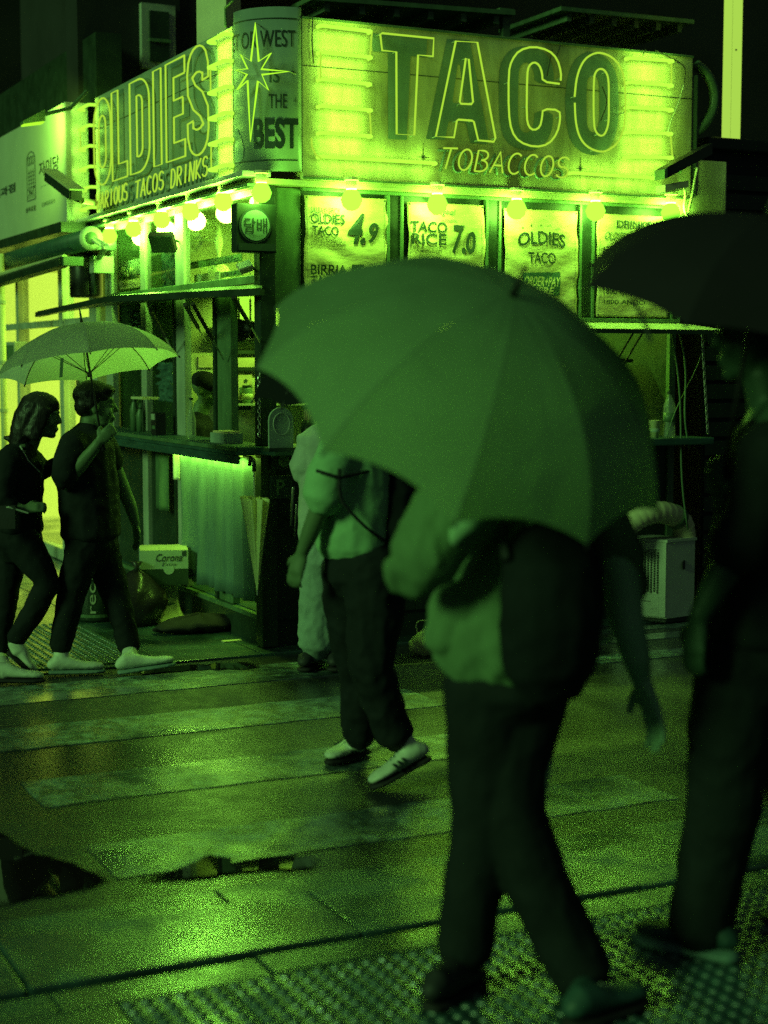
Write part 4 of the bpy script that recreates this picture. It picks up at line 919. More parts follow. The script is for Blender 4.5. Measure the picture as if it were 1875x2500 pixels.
# corner plates, leaning pole
for k, (y0, y1, m_) in enumerate(((1108, 1145, 'ink'), (1163, 1217, 'ink'))):
    (ua, za), (ub, zb) = RP(667, y0, .0), RP(719, y1, .0); t = thing('notice_plate', ['small dark plate with a round mark on the corner post', 'dark plate lettered P on the corner post'][k], 'plate', K((ua+ub)/2, .0, zb))
    MB().kbox(ua, ub, .03, .058, zb, za).build('plate', M['ink'], t)
    if k == 0: MB().lathe([(.036, 0), (.036, .004)], K((ua+ub)/2+.01, .028, (za+zb)/2), -EY, 20).build('disc', M['mid_metal'], t)
    else: lettering('P', (ua+.03, zb+.02, ub-.05, za-.02), Rv(.029), M['mid_metal'], t, .02, d=.003)
p, q = at(716, 1190, 9.30), G(692, 1518, .012)+EY*.0
t = thing('leaning_pole', 'thin bright metal pole leaning on the kiosk corner', 'pole', q); MB().tube([q, p], .009, 8).build('tube', M['chrome'], t, True); MB().tube([q, q+(p-q)*.03], .013, 8).build('rubber_tip', M['rubber'], t); MB().tube([q+EX*.03, p+EX*.02-Vector((0, 0, .1))], .006, 8).build('tube', M['chrome'], t, True)
# cartons, bags and bin by the left base
def cbox(name, label, base, ax, ay, h, m, cat='box'):
    t = thing(name, label, cat, base); ax, ay = Vector(ax), Vector(ay)
    MB().obox(Vector(base)+Vector((0, 0, h/2)), ax, ay, Vector((0, 0, h/2))).build('carton', M[m], t); return t
base = G(408, 1512, .012); fx = (EX*.96-EY*.28).normalized(); fy = (EY*.96+EX*.28).normalized()
def bag_mesh(c_, rx, ry, h, k, sag=.5):
    b = MB()
    def f(i, j):
        an = 2*math.pi*i; zz = j; r = (math.sin(math.pi*min(1, .12+zz*.88))**.5)*(1-.55*zz**3); r *= 1+.16*noise.noise(Vector((math.cos(an)*2+k, math.sin(an)*2, zz*3)))+.07*noise.noise(Vector((math.cos(an)*6, math.sin(an)*6+k, zz*8)))
        return Vector(c_)+EX*math.cos(an)*rx*r+EY*math.sin(an)*ry*r+Vector((0, 0, zz*h+.02*noise.noise(Vector((math.cos(an)*3, math.sin(an)*3, k)))))
    b.grid(f, 32, 14); return b
t = thing('paper_sack', 'crumpled pale paper sack standing under the drink carton', 'sack', base)
b = MB(); hh = .245
def sackf(i, j):
    an = 2*math.pi*i; sq = 1/max(abs(math.cos(an)), abs(math.sin(an)))**.85; w = (.085-.02*j+.05*(1-j)**6)*sq*(1+.06*noise.noise(Vector((math.cos(an)*3, math.sin(an)*3, j*7))))
    return base+fx*math.cos(an)*w+fy*math.sin(an)*w*.8+Vector((0, 0, hh*j))
b.grid(sackf, 40, 16); b.add([base+Vector((0, 0, hh))+fx*math.cos(a)*.06+fy*math.sin(a)*.05 for a in [2*math.pi*k/12 for k in range(12)]], [tuple(range(12))]); b.build('body', M['cream'], t, True)
MB().tube([base+fx*math.cos(a)*.083+fy*math.sin(a)*.07+Vector((0, 0, .115)) for a in [2*math.pi*k/24 for k in range(24)]], .004, 4, True).build('fold_line', M['ink_soft'], t)
cb = base+Vector((0, 0, .25)); t = thing('beer_carton', 'pale beer carton with dark lower half lying on the paper sack', 'carton', cb)
ctr = cb-fx*.02
MB().obox(ctr+Vector((0, 0, .052)), fx*.155, fy*.16, Vector((0, 0, .052))).build('lower_half', M['dark_metal'], t); MB().obox(ctr+Vector((0, 0, .165)), fx*.155, fy*.16, Vector((0, 0, .060))).build('upper_half', M['kraft'], t)
MB().obox(ctr+Vector((0, 0, .227)), fx*.155, fy*.16, Vector((0, 0, .0015))).build('lid', M['cream'], t)
pf = lambda a, b, d=0: ctr+fx*a+Vector((0, 0, b))-fy*(.16+d)
lettering('Corona', (-.05, .155, .12, .205), pf, M['ink'], t, .01, .2); lettering('Extra', (-.01, .125, .08, .147), pf, M['ink'], t, .0, .2)
MB().lathe([(.034, 0), (.034, .003)], pf(.03, .103), -fy, 20).build('round_badge', M['kraft'], t); MB().obox(pf(.13, .205, .002), fx*.014, fy*.001, Vector((0, 0, .016))).build('hand_hole', M['ink'], t)
c_ = G(372, 1522, .012)-EX*.1; t = thing('bin_bag', 'full black bin bag slumped beside the cartons', 'bag', c_); bag_mesh(c_, .20, .17, .36, 1).build('body', mat('bin_liner', .02, .25, .3, 12, .4, 18), t, True); MB().lathe([(.03, .0), (.012, .03), (.04, .07)], c_+Vector((0, 0, .34)), n=10).build('knot', M['black'], t, True)
c_ = G(490, 1540, .012); t = thing('holdall_bag', 'flat black cloth bag lying on the pavement by the kiosk base', 'bag', c_)
b = bag_mesh(c_, .32, .13, .11, 4); b.build('body', mat('black_cloth', .02, .8, .3, 10, .2, 50), t, True); MB().tube([c_+EX*.26-EY*.05+Vector((0, 0, .03)), c_+EX*.36-EY*.08+Vector((0, 0, .02)), c_+EX*.40-EY*.02+Vector((0, 0, .02))], .012, 6).build('strap', M['rubber'], t)
c_ = G(566, 1567, .012); tag(MB().obox(c_+Vector((0, 0, .006)), EX*.06, EY*.025, Vector((0, 0, .004))).build('paper_scrap', M['white']), 'pale scrap of wet paper by the black bag', 'paper')
c_ = G(236, 1512, .012); t = thing('recycling_bin', 'dark round recycling bin with vertical lettering behind the walking man', 'bin', c_)
MB().lathe([(.125, 0), (.135, .02), (.13, .34), (.10, .42), (.04, .46), (.002, .465)], c_, n=28).build('body', M['dark_metal'], t, True); MB().lathe([(.137, .03), (.137, .05)], c_, n=28).build('foot_ring', M['mid_metal'], t)
nd = Vector((-c_.x, -c_.y, 0)).normalized(); sdv = Vector((-nd.y, nd.x, 0))
pb_ = lambda a, b, d=0: c_+Vector((0, 0, .06+a))+sdv*(-b-.06)+nd*(.125+d)
lettering('rec)', (.0, -.075, .24, -.0), pb_, M['pale_metal'], t, .0, d=.012)
# white bag left on the ground right of the kiosk corner
p = at(1040, 1500, 9.3); p.z = .012; t = thing('carrier_bag', 'small pale carrier bag on the ground behind the walkers', 'bag', p); bag_mesh(p, .11, .08, .15, 7).build('body', M['fold'], t, True); MB().tube(sl3([p+Vector((-.05, 0, .12)), p+Vector((-.06, 0, .19)), p+Vector((.0, 0, .2)), p+Vector((.05, .02, .17)), p+Vector((.05, 0, .12))]), .004, 5).build('handle', M['fold'], t)

# ================================================================== air cooler
nb = G(1624, 1522, .012); fdir = Vector((-.86, .51, 0)).normalized(); sdir = Vector((.80, .60, 0)).normalized()
ac = thing('air_conditioner', 'pale portable air conditioner with perforated front on the pavement', 'air conditioner', nb); ht = .545
fw, sw = .35, .27
def acb(name, m, f0, f1, s0, s1_, z0, z1):
    p = [nb+fdir*a+sdir*c_+Vector((0, 0, z)) for z in (z0, z1) for a, c_ in ((f0, s0), (f1, s0), (f1, s1_), (f0, s1_))]
    return MB().hexa(p).build(name, m, ac)
M['ac'] = mat('ac_plastic', .75, .4, .12, 6); M['ac_side'] = M['ac']
acb('body', M['ac'], 0, fw, .012, sw, .03, ht-.02); acb('top', M['ac'], -.008, fw+.008, -.004, sw+.008, ht-.018, ht)
acb('base_plate', M['dark_metal'], .01, fw-.01, .02, sw-.01, .0, .028)
acb('front_frame', M['ac'], .0, .045, -.003, .010, .04, ht-.02); acb('front_frame', M['ac'], fw-.045, fw, -.003, .010, .04, ht-.02)
acb('front_frame', M['ac'], .046, fw-.046, -.003, .010, .04, .185); acb('front_frame', M['ac'], .046, fw-.046, -.003, .010, ht-.065, ht-.02)
b = MB(); rows, cols = 17, 11
for r_ in range(rows):
    for q in range(cols):
        a = .052+(fw-.104)*(q+.5)/cols; z = .195+(ht-.27)*(r_+.5)/rows+(.005 if q % 2 else -.005)
        b.hexa([nb+fdir*x+sdir*c_+Vector((0, 0, zz)) for zz in (z-.0075, z+.0045) for x, c_ in ((a-.0055, .006), (a+.0055, .006), (a+.0055, .011), (a-.0055, .011))])
o = b.build('grille_holes', M['black'], ac); o['kind'] = 'stuff'
acb('slot', M['black'], .1, .2, -.005, -.002, .135, .139); acb('badge', M['ac'], .06, .1, -.006, -.002, .09, .10)
MB().lathe([(.032, 0), (.03, .004)], nb+fdir*-.001+sdir*(sw*.62)+Vector((0, 0, ht*.68)), -fdir, 20).build('handle_recess', M['black'], ac)
acb('cable_guard', M['black'], -.01, fw+.004, -.01, -.002, .012, .022)
hp = [at(1672, 1312, 10.62), at(1668, 1275, 10.6), at(1640, 1255, 10.5), at(1600, 1248, 10.4), at(1560, 1262, 10.35), at(1525, 1290, 10.32), at(1508, 1325, 10.3)]
hp = sl3(hp, 3); rr = [.072+.003*math.sin(i*2.2) for i in range(len(hp))]
MB().tube(hp, rr, 18).build('exhaust_hose', M['white'], ac, True)
k_ = len(hp)//3; MB().tube(hp[k_-3:k_+1], .078, 18).build('hose_clamp', M['mid_metal'], ac, True)

# ================================================================== neighbouring bakery at the left
FZ0, FZ1 = 2.76, 3.66
nb_ = thing('shop_sign', 'long white fascia sign of the bakery with a spot lit Korean name', 'sign', K(-.08, 4.6, FZ0))
MB().bbox(-.15, .02, 3.49, 8.5, FZ0, FZ1, .004).build('panel', mat('white_fascia', .62, .5, .1, 3), nb_)
PFa = Lu(-.15)
def fx_(p, q): (a, b_), (e, g) = LP(*c1(*p), -.15), LP(*c1(*q), -.15); return (-a, b_, -e, g)
lettering('자미당', fx_((228, 1025), (342, 890)), PFa, M['ink'], nb_, .0)
lettering('JAMIDANG', fx_((237, 1085), (305, 1050)), PFa, mat('pale_ink', .4, .5, .1, 5), nb_); lettering('22855231', fx_((243, 1195), (318, 1148)), PFa, M['ink_soft'], nb_); lettering('충무로점', fx_((152, 1235), (208, 1185)), PFa, M['ink'], nb_, .01); lettering('제과점', fx_((-40, 1160), (90, 1055)), PFa, M['ink'], nb_, .02)
(va, zt), (vb, zb) = LP(*c1(156, 940), -.15), LP(*c1(208, 1148), -.15); w = va-vb; ra = w/2; cx = (va+vb)/2
lp = [(-(cx+ra), zb), (-(cx+ra), zt)]+[(-(cx+ra*math.cos(a)), zt+.07*math.sin(a)) for a in [math.pi*k/12 for k in range(1, 12)]]+[(-(cx-ra), zt), (-(cx-ra), zb)]
MB().tube([PFa(x, z, .002) for x, z in lp], .004, 4, True).build('logo_arch', M['ink'], nb_)
for k in range(3):
    MB().tube([PFa(-(cx+.07*(1-k))+.03*math.cos(a), zt-.0+.035*math.sin(a), .002) for a in [2*math.pi*q/12 for q in range(12)]], .003, 4, True).build('logo_loaf', M['ink'], nb_)
    MB().tube([PFa(-(cx+.07*(1-k)), zt-.07, .002), PFa(-(cx+.07*(1-k)), zt-.27, .002)], .0025, 4).build('logo_ear', M['ink'], nb_)
    for q in range(5): MB().tube([PFa(-(cx+.07*(1-k))-.022, zt-.09-.03*q, .002), PFa(-(cx+.07*(1-k)), zt-.105-.03*q, .002), PFa(-(cx+.07*(1-k))+.022, zt-.09-.03*q, .002)], .0025, 4).build('logo_ear', M['ink'], nb_)
for k in range(5): MB().tube([PFa(-(cx+ra-.06*k), zb+.01, .002), PFa(-(cx+ra*.2-.03*k), zb+.09-.012*k, .002)], .002, 4).build('logo_field', M['ink'], nb_)
MB().tube([PFa(-(cx+ra), zb+.10, .002), PFa(-cx, zb+.05, .002), PFa(-(cx-ra), zb+.11, .002)], .0025, 4).build('logo_field', M['ink'], nb_)
# the spot lamp over it
q1, q2 = KL(c1(125, 722), -.75), KL(c1(250, 680), -.45); v_l, z_l = LP(*c1(300, 690), -.3)
t = thing('spot_lamp', 'wedge shaped spot lamp on an arm over the bakery fascia', 'lamp', q2)
d_ = (q2-q1); MB().hexa([q1-EY*.05, q1+EY*.05, q2+EY*.06+Vector((0, 0, -.03)), q2-EY*.06+Vector((0, 0, -.03)), q1-EY*.05+Vector((0, 0, .02)), q1+EY*.05+Vector((0, 0, .02)), q2+EY*.06+Vector((0, 0, .05)), q2-EY*.06+Vector((0, 0, .05))]).build('housing', M['mid_metal'], t)
MB().hexa([q1-EY*.04+d_*.04+Vector((0, 0, -.012)), q1+EY*.04+d_*.04+Vector((0, 0, -.012)), q2+EY*.05-d_*.04+Vector((0, 0, -.042)), q2-EY*.05-d_*.04+Vector((0, 0, -.042)), q1-EY*.04+d_*.04, q1+EY*.04+d_*.04, q2+EY*.05-d_*.04+Vector((0, 0, -.03)), q2-EY*.05-d_*.04+Vector((0, 0, -.03))]).build('lit_face', M['star'], t)
MB().tube([q2+Vector((0, 0, .02)), q2+EX*.2+Vector((0, 0, .08)), K(-.13, LP(*c1(255, 680), -.45)[0], FZ1)], .014, 6).build('arm', M['mid_metal'], t)
ld = bpy.data.lights.new('spot_light', 'SPOT'); lo = bpy.data.objects.new('spot_light', ld); col.objects.link(lo); ld.energy = 60; ld.color = LIME; ld.spot_size = math.radians(100); ld.spot_blend = .9; ld.shadow_soft_size = .05
v_t, z_t = LP(*c1(290, 860), -.15); src = K(-.50, LP(*c1(265, 700), -.3)[0]-.1, 3.62); lo.parent = t; lo.location = src-Vector(t.location)
lo.rotation_euler = (K(-.15, v_t, 3.35)-src).to_track_quat('-Z', 'Y').to_euler()
# bakery front: posts, glazing, bright room behind
bk = thing('bakery', 'brightly lit bakery shop front left of the kiosk', 'shop', K(.2, 5.5, 0))
def bb(name, m, *a, bev=0): b = MB(); (b.bbox(*a, bev) if bev else b.kbox(*a)); return b.build(name, M[m] if isinstance(m, str) else m, bk)
M['room'] = emat('glowing_wall', (0.62, 0.95, 0.075), 2.0, False)  # white walls glow by themselves in place of lamplight falling on them
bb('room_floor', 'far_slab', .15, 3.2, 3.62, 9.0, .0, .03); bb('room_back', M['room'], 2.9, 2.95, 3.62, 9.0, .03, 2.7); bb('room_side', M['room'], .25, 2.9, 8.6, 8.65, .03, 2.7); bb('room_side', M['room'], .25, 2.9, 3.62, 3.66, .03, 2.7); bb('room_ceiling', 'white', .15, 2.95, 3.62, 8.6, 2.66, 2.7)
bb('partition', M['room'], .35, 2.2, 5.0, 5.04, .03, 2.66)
for v0, v1 in ((3.55, 3.75), (4.55, 4.68), (6.1, 6.2), (7.6, 7.7)): bb('frame_post', 'pale_metal', .08, .18, v0, v1, .02, 2.75, bev=.005)
bb('frame_rail', 'pale_metal', .09, .17, 3.75, 7.6, .02, .12, bev=.004); bb('frame_rail', 'pale_metal', .09, .17, 3.75, 7.6, 2.0, 2.06, bev=.004)
for v0, v1 in ((3.76, 4.54), (4.69, 6.09), (6.21, 7.59)): bb('window_pane', 'glass', .125, .130, v0, v1, .125, 1.995); bb('window_pane', 'glass', .125, .130, v0, v1, 2.065, 2.7)
bb('upper_wall', 'dark_metal', .1, .3, 3.5, 9, 3.67, 4.2)
for k in range(3): bb('room_lamp', M['strip'], .8, 2.4, 3.95+1.5*k, 4.2+1.5*k, 2.63, 2.655)
ld = bpy.data.lights.new('room_light', 'AREA'); lo = bpy.data.objects.new('room_light', ld); col.objects.link(lo); ld.shape = 'RECTANGLE'; ld.size = 1.2; ld.size_y = 1.2; ld.energy = 90; ld.color = LIME; lo.parent = bk; lo.location = K(.9, 4.4, 2.6)-Vector(bk.location)
bb('menu_card', 'ink_soft', .30, .345, 4.86, 4.98, 1.35, 1.75); lettering('커피', (-4.96, 1.5, -4.88, 1.6), Lu(.30), M['paper'], bk, d=.004)
bb('shelf_unit', 'pale_metal', .5, .9, 4.0, 4.5, .03, .95, bev=.01)
# awning cassette, arm and rolled valance
aw = thing('awning_cassette', 'dark retractable awning cassette under the bakery fascia', 'awning', K(-.3, 5, 2.6))
a0, a1 = KL((222, 582), -.25), KL((-60, 660), -.25)
MB().tube([a0, a1], .075, 14).build('roller', mat('awning_cloth', .10, .45, .4, 5, stretch=(1, 6, 1)), aw, True)
MB().lathe([(.085, -.01), (.085, .012), (.05, .016)], a0, (a0-a1), 20).build('end_cap', M['pale_metal'], aw, True); MB().lathe([(.045, .016), (.04, .024)], a0, (a0-a1), 16).build('end_cap', M['mid_metal'], aw, True)
MB().tube([a0, a0+EX*.08-EY*.1-Vector((0, 0, .06)), KL((245, 625), -.05)], .022, 6).build('arm', M['pale_metal'], aw); MB().kbox(-.1, .05, LP(240, 640, -.05)[0]-.06, LP(240, 640, -.05)[0]+.06, LP(240, 640, -.05)[1]-.08, LP(240, 640, -.05)[1]+.04).build('bracket', M['pale_metal'], aw)
MB().kbox(-.22, .12, 3.4, 8.4, 2.68, 2.757).build('hood', M['dark_metal'], aw)
f0, f1 = KL((158, 638), -.45), KL((-60, 705), -.45); MB().tube([f0, f1], .045, 6).build('front_bar', M['dark_metal'], aw); MB().tube([f0+Vector((0, 0, .03)), f1+Vector((0, 0, .06))], .02, 6).build('valance', M['cream'], aw); MB().obox(f0+EX*.05, EX*.07, EY*.05, Vector((0, 0, .03))).build('elbow', M['mid_metal'], aw)
(va, za), (vb, zb) = LP(165, 625, -.05), LP(248, 720, -.05)
t = thing('rolled_blind', 'black rolled blind hanging beside the kiosk window', 'blind', K(-.03, (va+vb)/2, zb)); MB().lathe([(.12, 0), (.125, .02), (.125, (za-zb)-.02), (.115, za-zb)], K(-.02, (va+vb)/2+.05, zb), n=20).build('roll', M['black'], t, True)
for k in range(3): MB().tube([K(-.02, (va+vb)/2-.12-.03*k, zb+.02), K(-.02, (va+vb)/2-.12-.03*k, za-.02)], .012, 6).build('cord', M['dark_metal'], t)
MB().kbox(-.1, .06, vb-.02, va+.02, za-.01, za+.05).build('bracket', M['dark_metal'], t)
pp = KL((12, 1100), -.35); v_ = (pp-C0).dot(EY); t = thing('drain_pipe', 'pale drain pipe running up the bakery front at the left edge', 'pipe', K(-.35, v_, .02))
MB().tube([K(-.35, v_, .02), K(-.35, v_, 2.6)], .028, 10).build('pipe', M['white'], t, True)
for z in (.5, 1.3, 1.7, 2.2): MB().lathe([(.036, -.015), (.036, .015)], K(-.35, v_, z), n=12).build('clamp', M['pale_metal'], t)
(va, za), (vb, zb) = LP(11, 835, -.2), LP(36, 895, -.2); t = thing('meter_box', 'grey meter box beside the drain pipe', 'box', K(-.15, va, zb)); MB().bbox(-.2, -.08, min(va, vb), max(va, vb), zb, za, .01).build('box', M['pale_metal'], t); MB().kbox(-.206, -.2, min(va, vb)+.03, max(va, vb)-.03, zb+.03, za-.03).build('cover', M['mid_metal'], t)
# ================================================================== background
bd = thing('back_building', 'tall dark building rising behind the kiosk and bakery', 'building', K(2, 9, 0))
M['dk'] = mat('unlit_facade', .030, .8, .35, 1.2, .05, 20)
def db(name, m, *a): return MB().kbox(*a).build(name, M[m], bd)
db('wall', 'dk', -22, 26, 9.2, 9.6, 0, 22); db('wall', 'dk', .9, 1.3, 3.9, 9.19, 2.9, 16)
(ua, za), (ub, zb) = RP(*c1(800, 25), 3.88), RP(*c1(1000, 415), 3.88)
db('window_frame', 'pale_metal', ua, ub, 3.80, 3.86, zb, za); db('window', 'dark_metal', ua+.06, ub-.06, 3.775, 3.798, zb+.05, za-.06)
for k in range(3): db('window_bar', 'mid_metal', ua+.05, ub-.05, 3.755, 3.774, zb+.2+k*.35, zb+.225+k*.35)
db('wall', 'dk', .06, .899, 3.87, 4.2, 3.68, 16)
db('cross_wall', 'dk', 3.2, 26, 4.5, 4.9, 0, 14)
t = thing('concrete_column', 'pale square column rising behind the corner of the sign', 'column', K(.5, 1.6, 3.55)); cn = Vector((-.45, -.89, 0)); ct = Vector((.89, -.45, 0)); cm = at(534, 40, 10.9)
def colbox(hw_, hd, z0, z1): c_ = Vector((cm.x, cm.y, (z0+z1)/2)); return MB().obox(c_, ct*hw_, -cn*hd, Vector((0, 0, (z1-z0)/2)))
colbox(.115, .09, 3.56, 7.5).build('shaft', M['white'], t); colbox(.122, .097, 3.551, 3.6).build('collar', M['mid_metal'], t)
M['column'] = emat('column_glow', (0.42, 0.72, 0.08), .95, False)  # column glows evenly by its own emission
u0_, u1_ = RP(1768, 200, 1.0)[0], RP(1808, 200, 1.0)[0]
t = thing('glowing_column', 'tall glowing column with a centre groove at the upper right', 'light', K((u0_+u1_)/2, 1.0, 3.2)); um = u0_+(u1_-u0_)*.42
MB().bbox(u0_, um-.004, .99, 1.02, 3.23, 8, .004).build('glow_half', M['column'], t); MB().bbox(um+.004, u1_, .99, 1.02, 3.23, 8, .004).build('glow_half', M['column'], t); MB().kbox(um-.004, um+.004, 1.0, 1.015, 3.23, 8).build('groove', M['ink'], t)
MB().lathe([(.008, 0), (.006, .006)], K(um+.03, .988, RP(1788, 122, 1.0)[1]), -EY, 10).build('bolt', M['dark_metal'], t); MB().kbox(u0_-.002, u1_+.002, .987, 1.023, 3.23, 3.27).build('foot', M['mid_metal'], t)
t = thing('dark_shed', 'black flat roofed shed at the right behind the black umbrella', 'shed', K(5, .6, 0)); MB().kbox(3.44, 9, .35, 3.0, .0, 3.14).build('wall', M['dk'], t); MB().bbox(3.40, 9.1, .28, 3.1, 3.14, 3.22, .01).build('roof', M['dark_metal'], t)
for k in range(22): MB().kbox(3.45, 8.9, .325, .348, .15+.13*k, .15+.13*k+.1).build('siding_board', M['dark_metal'], t)
def bm_(name, label, p, q, v, w, h, m, dz=0):
    (a, z0), (c_, z1) = RP(*p, v), RP(*q, v); t = thing(name, label, 'beam', K((a+c_)/2, v, (z0+z1)/2))
    MB().hexa([K(a, v, z0-h), K(c_, v, z1-h), K(c_, v+w, z1-h), K(a, v+w, z0-h), K(a, v, z0), K(c_, v, z1), K(c_, v+w, z1), K(a, v+w, z0)]).build('slab', M[m], t)
    for k in range(6):
        f = (k+.5)/6; MB().obox(K(a+(c_-a)*f, v+w/2, z0+(z1-z0)*f-h-.03), EX*.02, EY*w*.45, Vector((0, 0, .03))).build('rib', M[m], t)
    return t
bm_('canopy_slab', 'thin pale canopy edge crossing above the middle of the sign', (760, -12), (1258, 26), 1.2, .7, .03, 'mid_metal')
bm_('canopy_slab', 'ribbed canopy underside hanging above the O of the sign', (1370, 15), (1695, 48), 1.5, .9, .03, 'mid_metal')
(ua, za), (ub, zb) = RP(1228, 22, 1.25), RP(1246, 82, 1.25); t = thing('canopy_hanger', 'short pale hanger post under the canopy edge', 'post', K(ua, 1.25, zb)); MB().bbox(ua, ub, 1.25, 1.3, zb-.3, za, .004).build('bar', M['mid_metal'], t); MB().kbox(ua-.03, ub+.03, 1.24, 1.31, za-.01, za+.005).build('plate', M['mid_metal'], t)
# ================================================================== figures
def sweep(pts, side=(0, 1, 0), n=14):
    """pts: [(pos, r_along_side, r_across)], a closed tapered limb with elliptical sections and rounded ends"""
    P = [(Vector(p), a, b) for p, a, b in pts]; side = Vector(side)
    d0 = (P[1][0]-P[0][0]).normalized(); d1 = (P[-1][0]-P[-2][0]).normalized()
    e0, e1 = P[0], P[-1]
    P = [(e0[0]-d0*min(e0[1], e0[2])*.75, e0[1]*.45, e0[2]*.45)]+P+[(e1[0]+d1*min(e1[1], e1[2])*.75, e1[1]*.45, e1[2]*.45)]
    vs, m = [], len(P)
    for i, (p, a, b) in enumerate(P):
        t = (P[min(m-1, i+1)][0]-P[max(0, i-1)][0]).normalized()
        s_ = side-t*side.dot(t)
        if s_.length < .05: s_ = t.orthogonal()
        s_.normalize(); w = t.cross(s_)
        vs += [p+s_*math.cos(2*math.pi*k/n)*a+w*math.sin(2*math.pi*k/n)*b for k in range(n)]
    fs = [(i*n+k, i*n+(k+1) % n, (i+1)*n+(k+1) % n, (i+1)*n+k) for i in range(m-1) for k in range(n)]
    fs += [tuple(range(n))[::-1], tuple((m-1)*n+k for k in range(n))]
    return vs, fs
def ell(c, f, s_, u, rf, rs, ru, n=16, m=10):
    c = Vector(c); vs = [c+u*ru]; fs = []
    for j in range(1, m):
        th = math.pi*j/m
        vs += [c+u*ru*math.cos(th)+(f*rf*math.cos(2*math.pi*k/n)+s_*rs*math.sin(2*math.pi*k/n))*math.sin(th) for k in range(n)]
    vs.append(c-u*ru)
    fs += [(0, 1+k, 1+(k+1) % n) for k in range(n)]
    for j in range(m-2): fs += [(1+j*n+k, 1+(j+1)*n+k, 1+(j+1)*n+(k+1) % n, 1+j*n+(k+1) % n) for k in range(n)]
    L_ = len(vs)-1; fs += [(L_, 1+(m-2)*n+(k+1) % n, 1+(m-2)*n+k) for k in range(n)]
    return vs, fs
def fuse(name, pieces, m, parent, voxel=.012, it=6, wrinkle=0.0, wscale=8.0, stretch=1.0):
    b = MB()
    for vs, fs in pieces: b.add(vs, fs)
    o = b.build('tmp', None, None, loc=(0, 0, 0))
    # consistent outward normals for every closed piece
    bm = bmesh.new(); bm.from_mesh(o.data); bmesh.ops.recalc_face_normals(bm, faces=bm.faces); bm.to_mesh(o.data); bm.free()
    r = o.modifiers.new('r', 'REMESH'); r.mode = 'VOXEL'; r.voxel_size = voxel; r.use_smooth_shade = True
    s_ = o.modifiers.new('s', 'SMOOTH'); s_.factor = .5; s_.iterations = it
    dg = bpy.context.evaluated_depsgraph_get(); me = bpy.data.meshes.new_from_object(o.evaluated_get(dg))
    bpy.data.objects.remove(o)
    off = wloc(parent)
    nr = [v.normal.copy() for v in me.vertices]
    for v, n_ in zip(me.vertices, nr):
        co = v.co
        if wrinkle:
            q = Vector((co.x*wscale, co.y*wscale, co.z*wscale*stretch)); w = noise.noise(q)*.6+(.55-1.6*abs(noise.noise(q*1.3+Vector((3, 1, 7)))))+.35*(.5-1.6*abs(noise.noise(q*2.9)))
            co = co+n_*wrinkle*w
        v.co = co-off
    me.update()
    for p in me.polygons: p.use_smooth = True
    me.materials.clear(); me.materials.append(m)
    ob = bpy.data.objects.new(name, me); col.objects.link(ob); ob.parent = parent; return ob
def basis(fwd, lean=0):
    f = Vector(fwd).normalized(); s_ = Vector((0, 0, 1)).cross(f).normalized(); u = f.cross(s_).normalized(); return f, s_, u
def head(c, fwd, k=1.0):
    f, s_, u = basis(fwd); c = Vector(c)
    E = lambda a, b, d, rf, rs, ru: ell(c+(f*a+s_*b+u*d)*k, f, s_, u, rf*k, rs*k, ru*k)
    P = [E(-.012, 0, .032, .094, .076, .086), E(.028, 0, -.028, .062, .060, .086), E(.062, 0, -.098, .026, .027, .020), E(.030, 0, -.085, .05, .048, .03),
         E(.080, 0, .030, .014, .050, .013), E(.089, 0, -.060, .010, .024, .007), E(.086, 0, -.072, .011, .020, .007)]
    for sg_ in (-1, 1): P += [E(-.008, .074*sg_, -.012, .020, .011, .032), E(.077, .031*sg_, .004, .012, .018, .010), E(.062, .038*sg_, -.03, .022, .022, .024)]
    P.append(sweep([(c+(f*.084+u*.022)*k, .008*k, .009*k), (c+(f*.100-u*.008)*k, .011*k, .012*k), (c+(f*.106-u*.026)*k, .016*k, .010*k)], s_))
    return P
def short_hair(c, fwd, k=1.0, fringe=True):
    f, s_, u = basis(fwd); c = Vector(c)
    E = lambda a, b, d, rf, rs, ru: ell(c+(f*a+s_*b+u*d)*k, f, s_, u, rf*k, rs*k, ru*k)
    P = [E(-.020, 0, .058, .104, .087, .076), E(-.062, 0, .0, .052, .072, .062), E(.055, 0, .082, .044, .066, .030)] if fringe else [E(-.016, 0, .050, .106, .086, .078), E(-.062, 0, .0, .052, .074, .07)]
    for g in (-1, 1): P.append(E(-.02, .074*g, .02, .03, .012, .04))
    return P
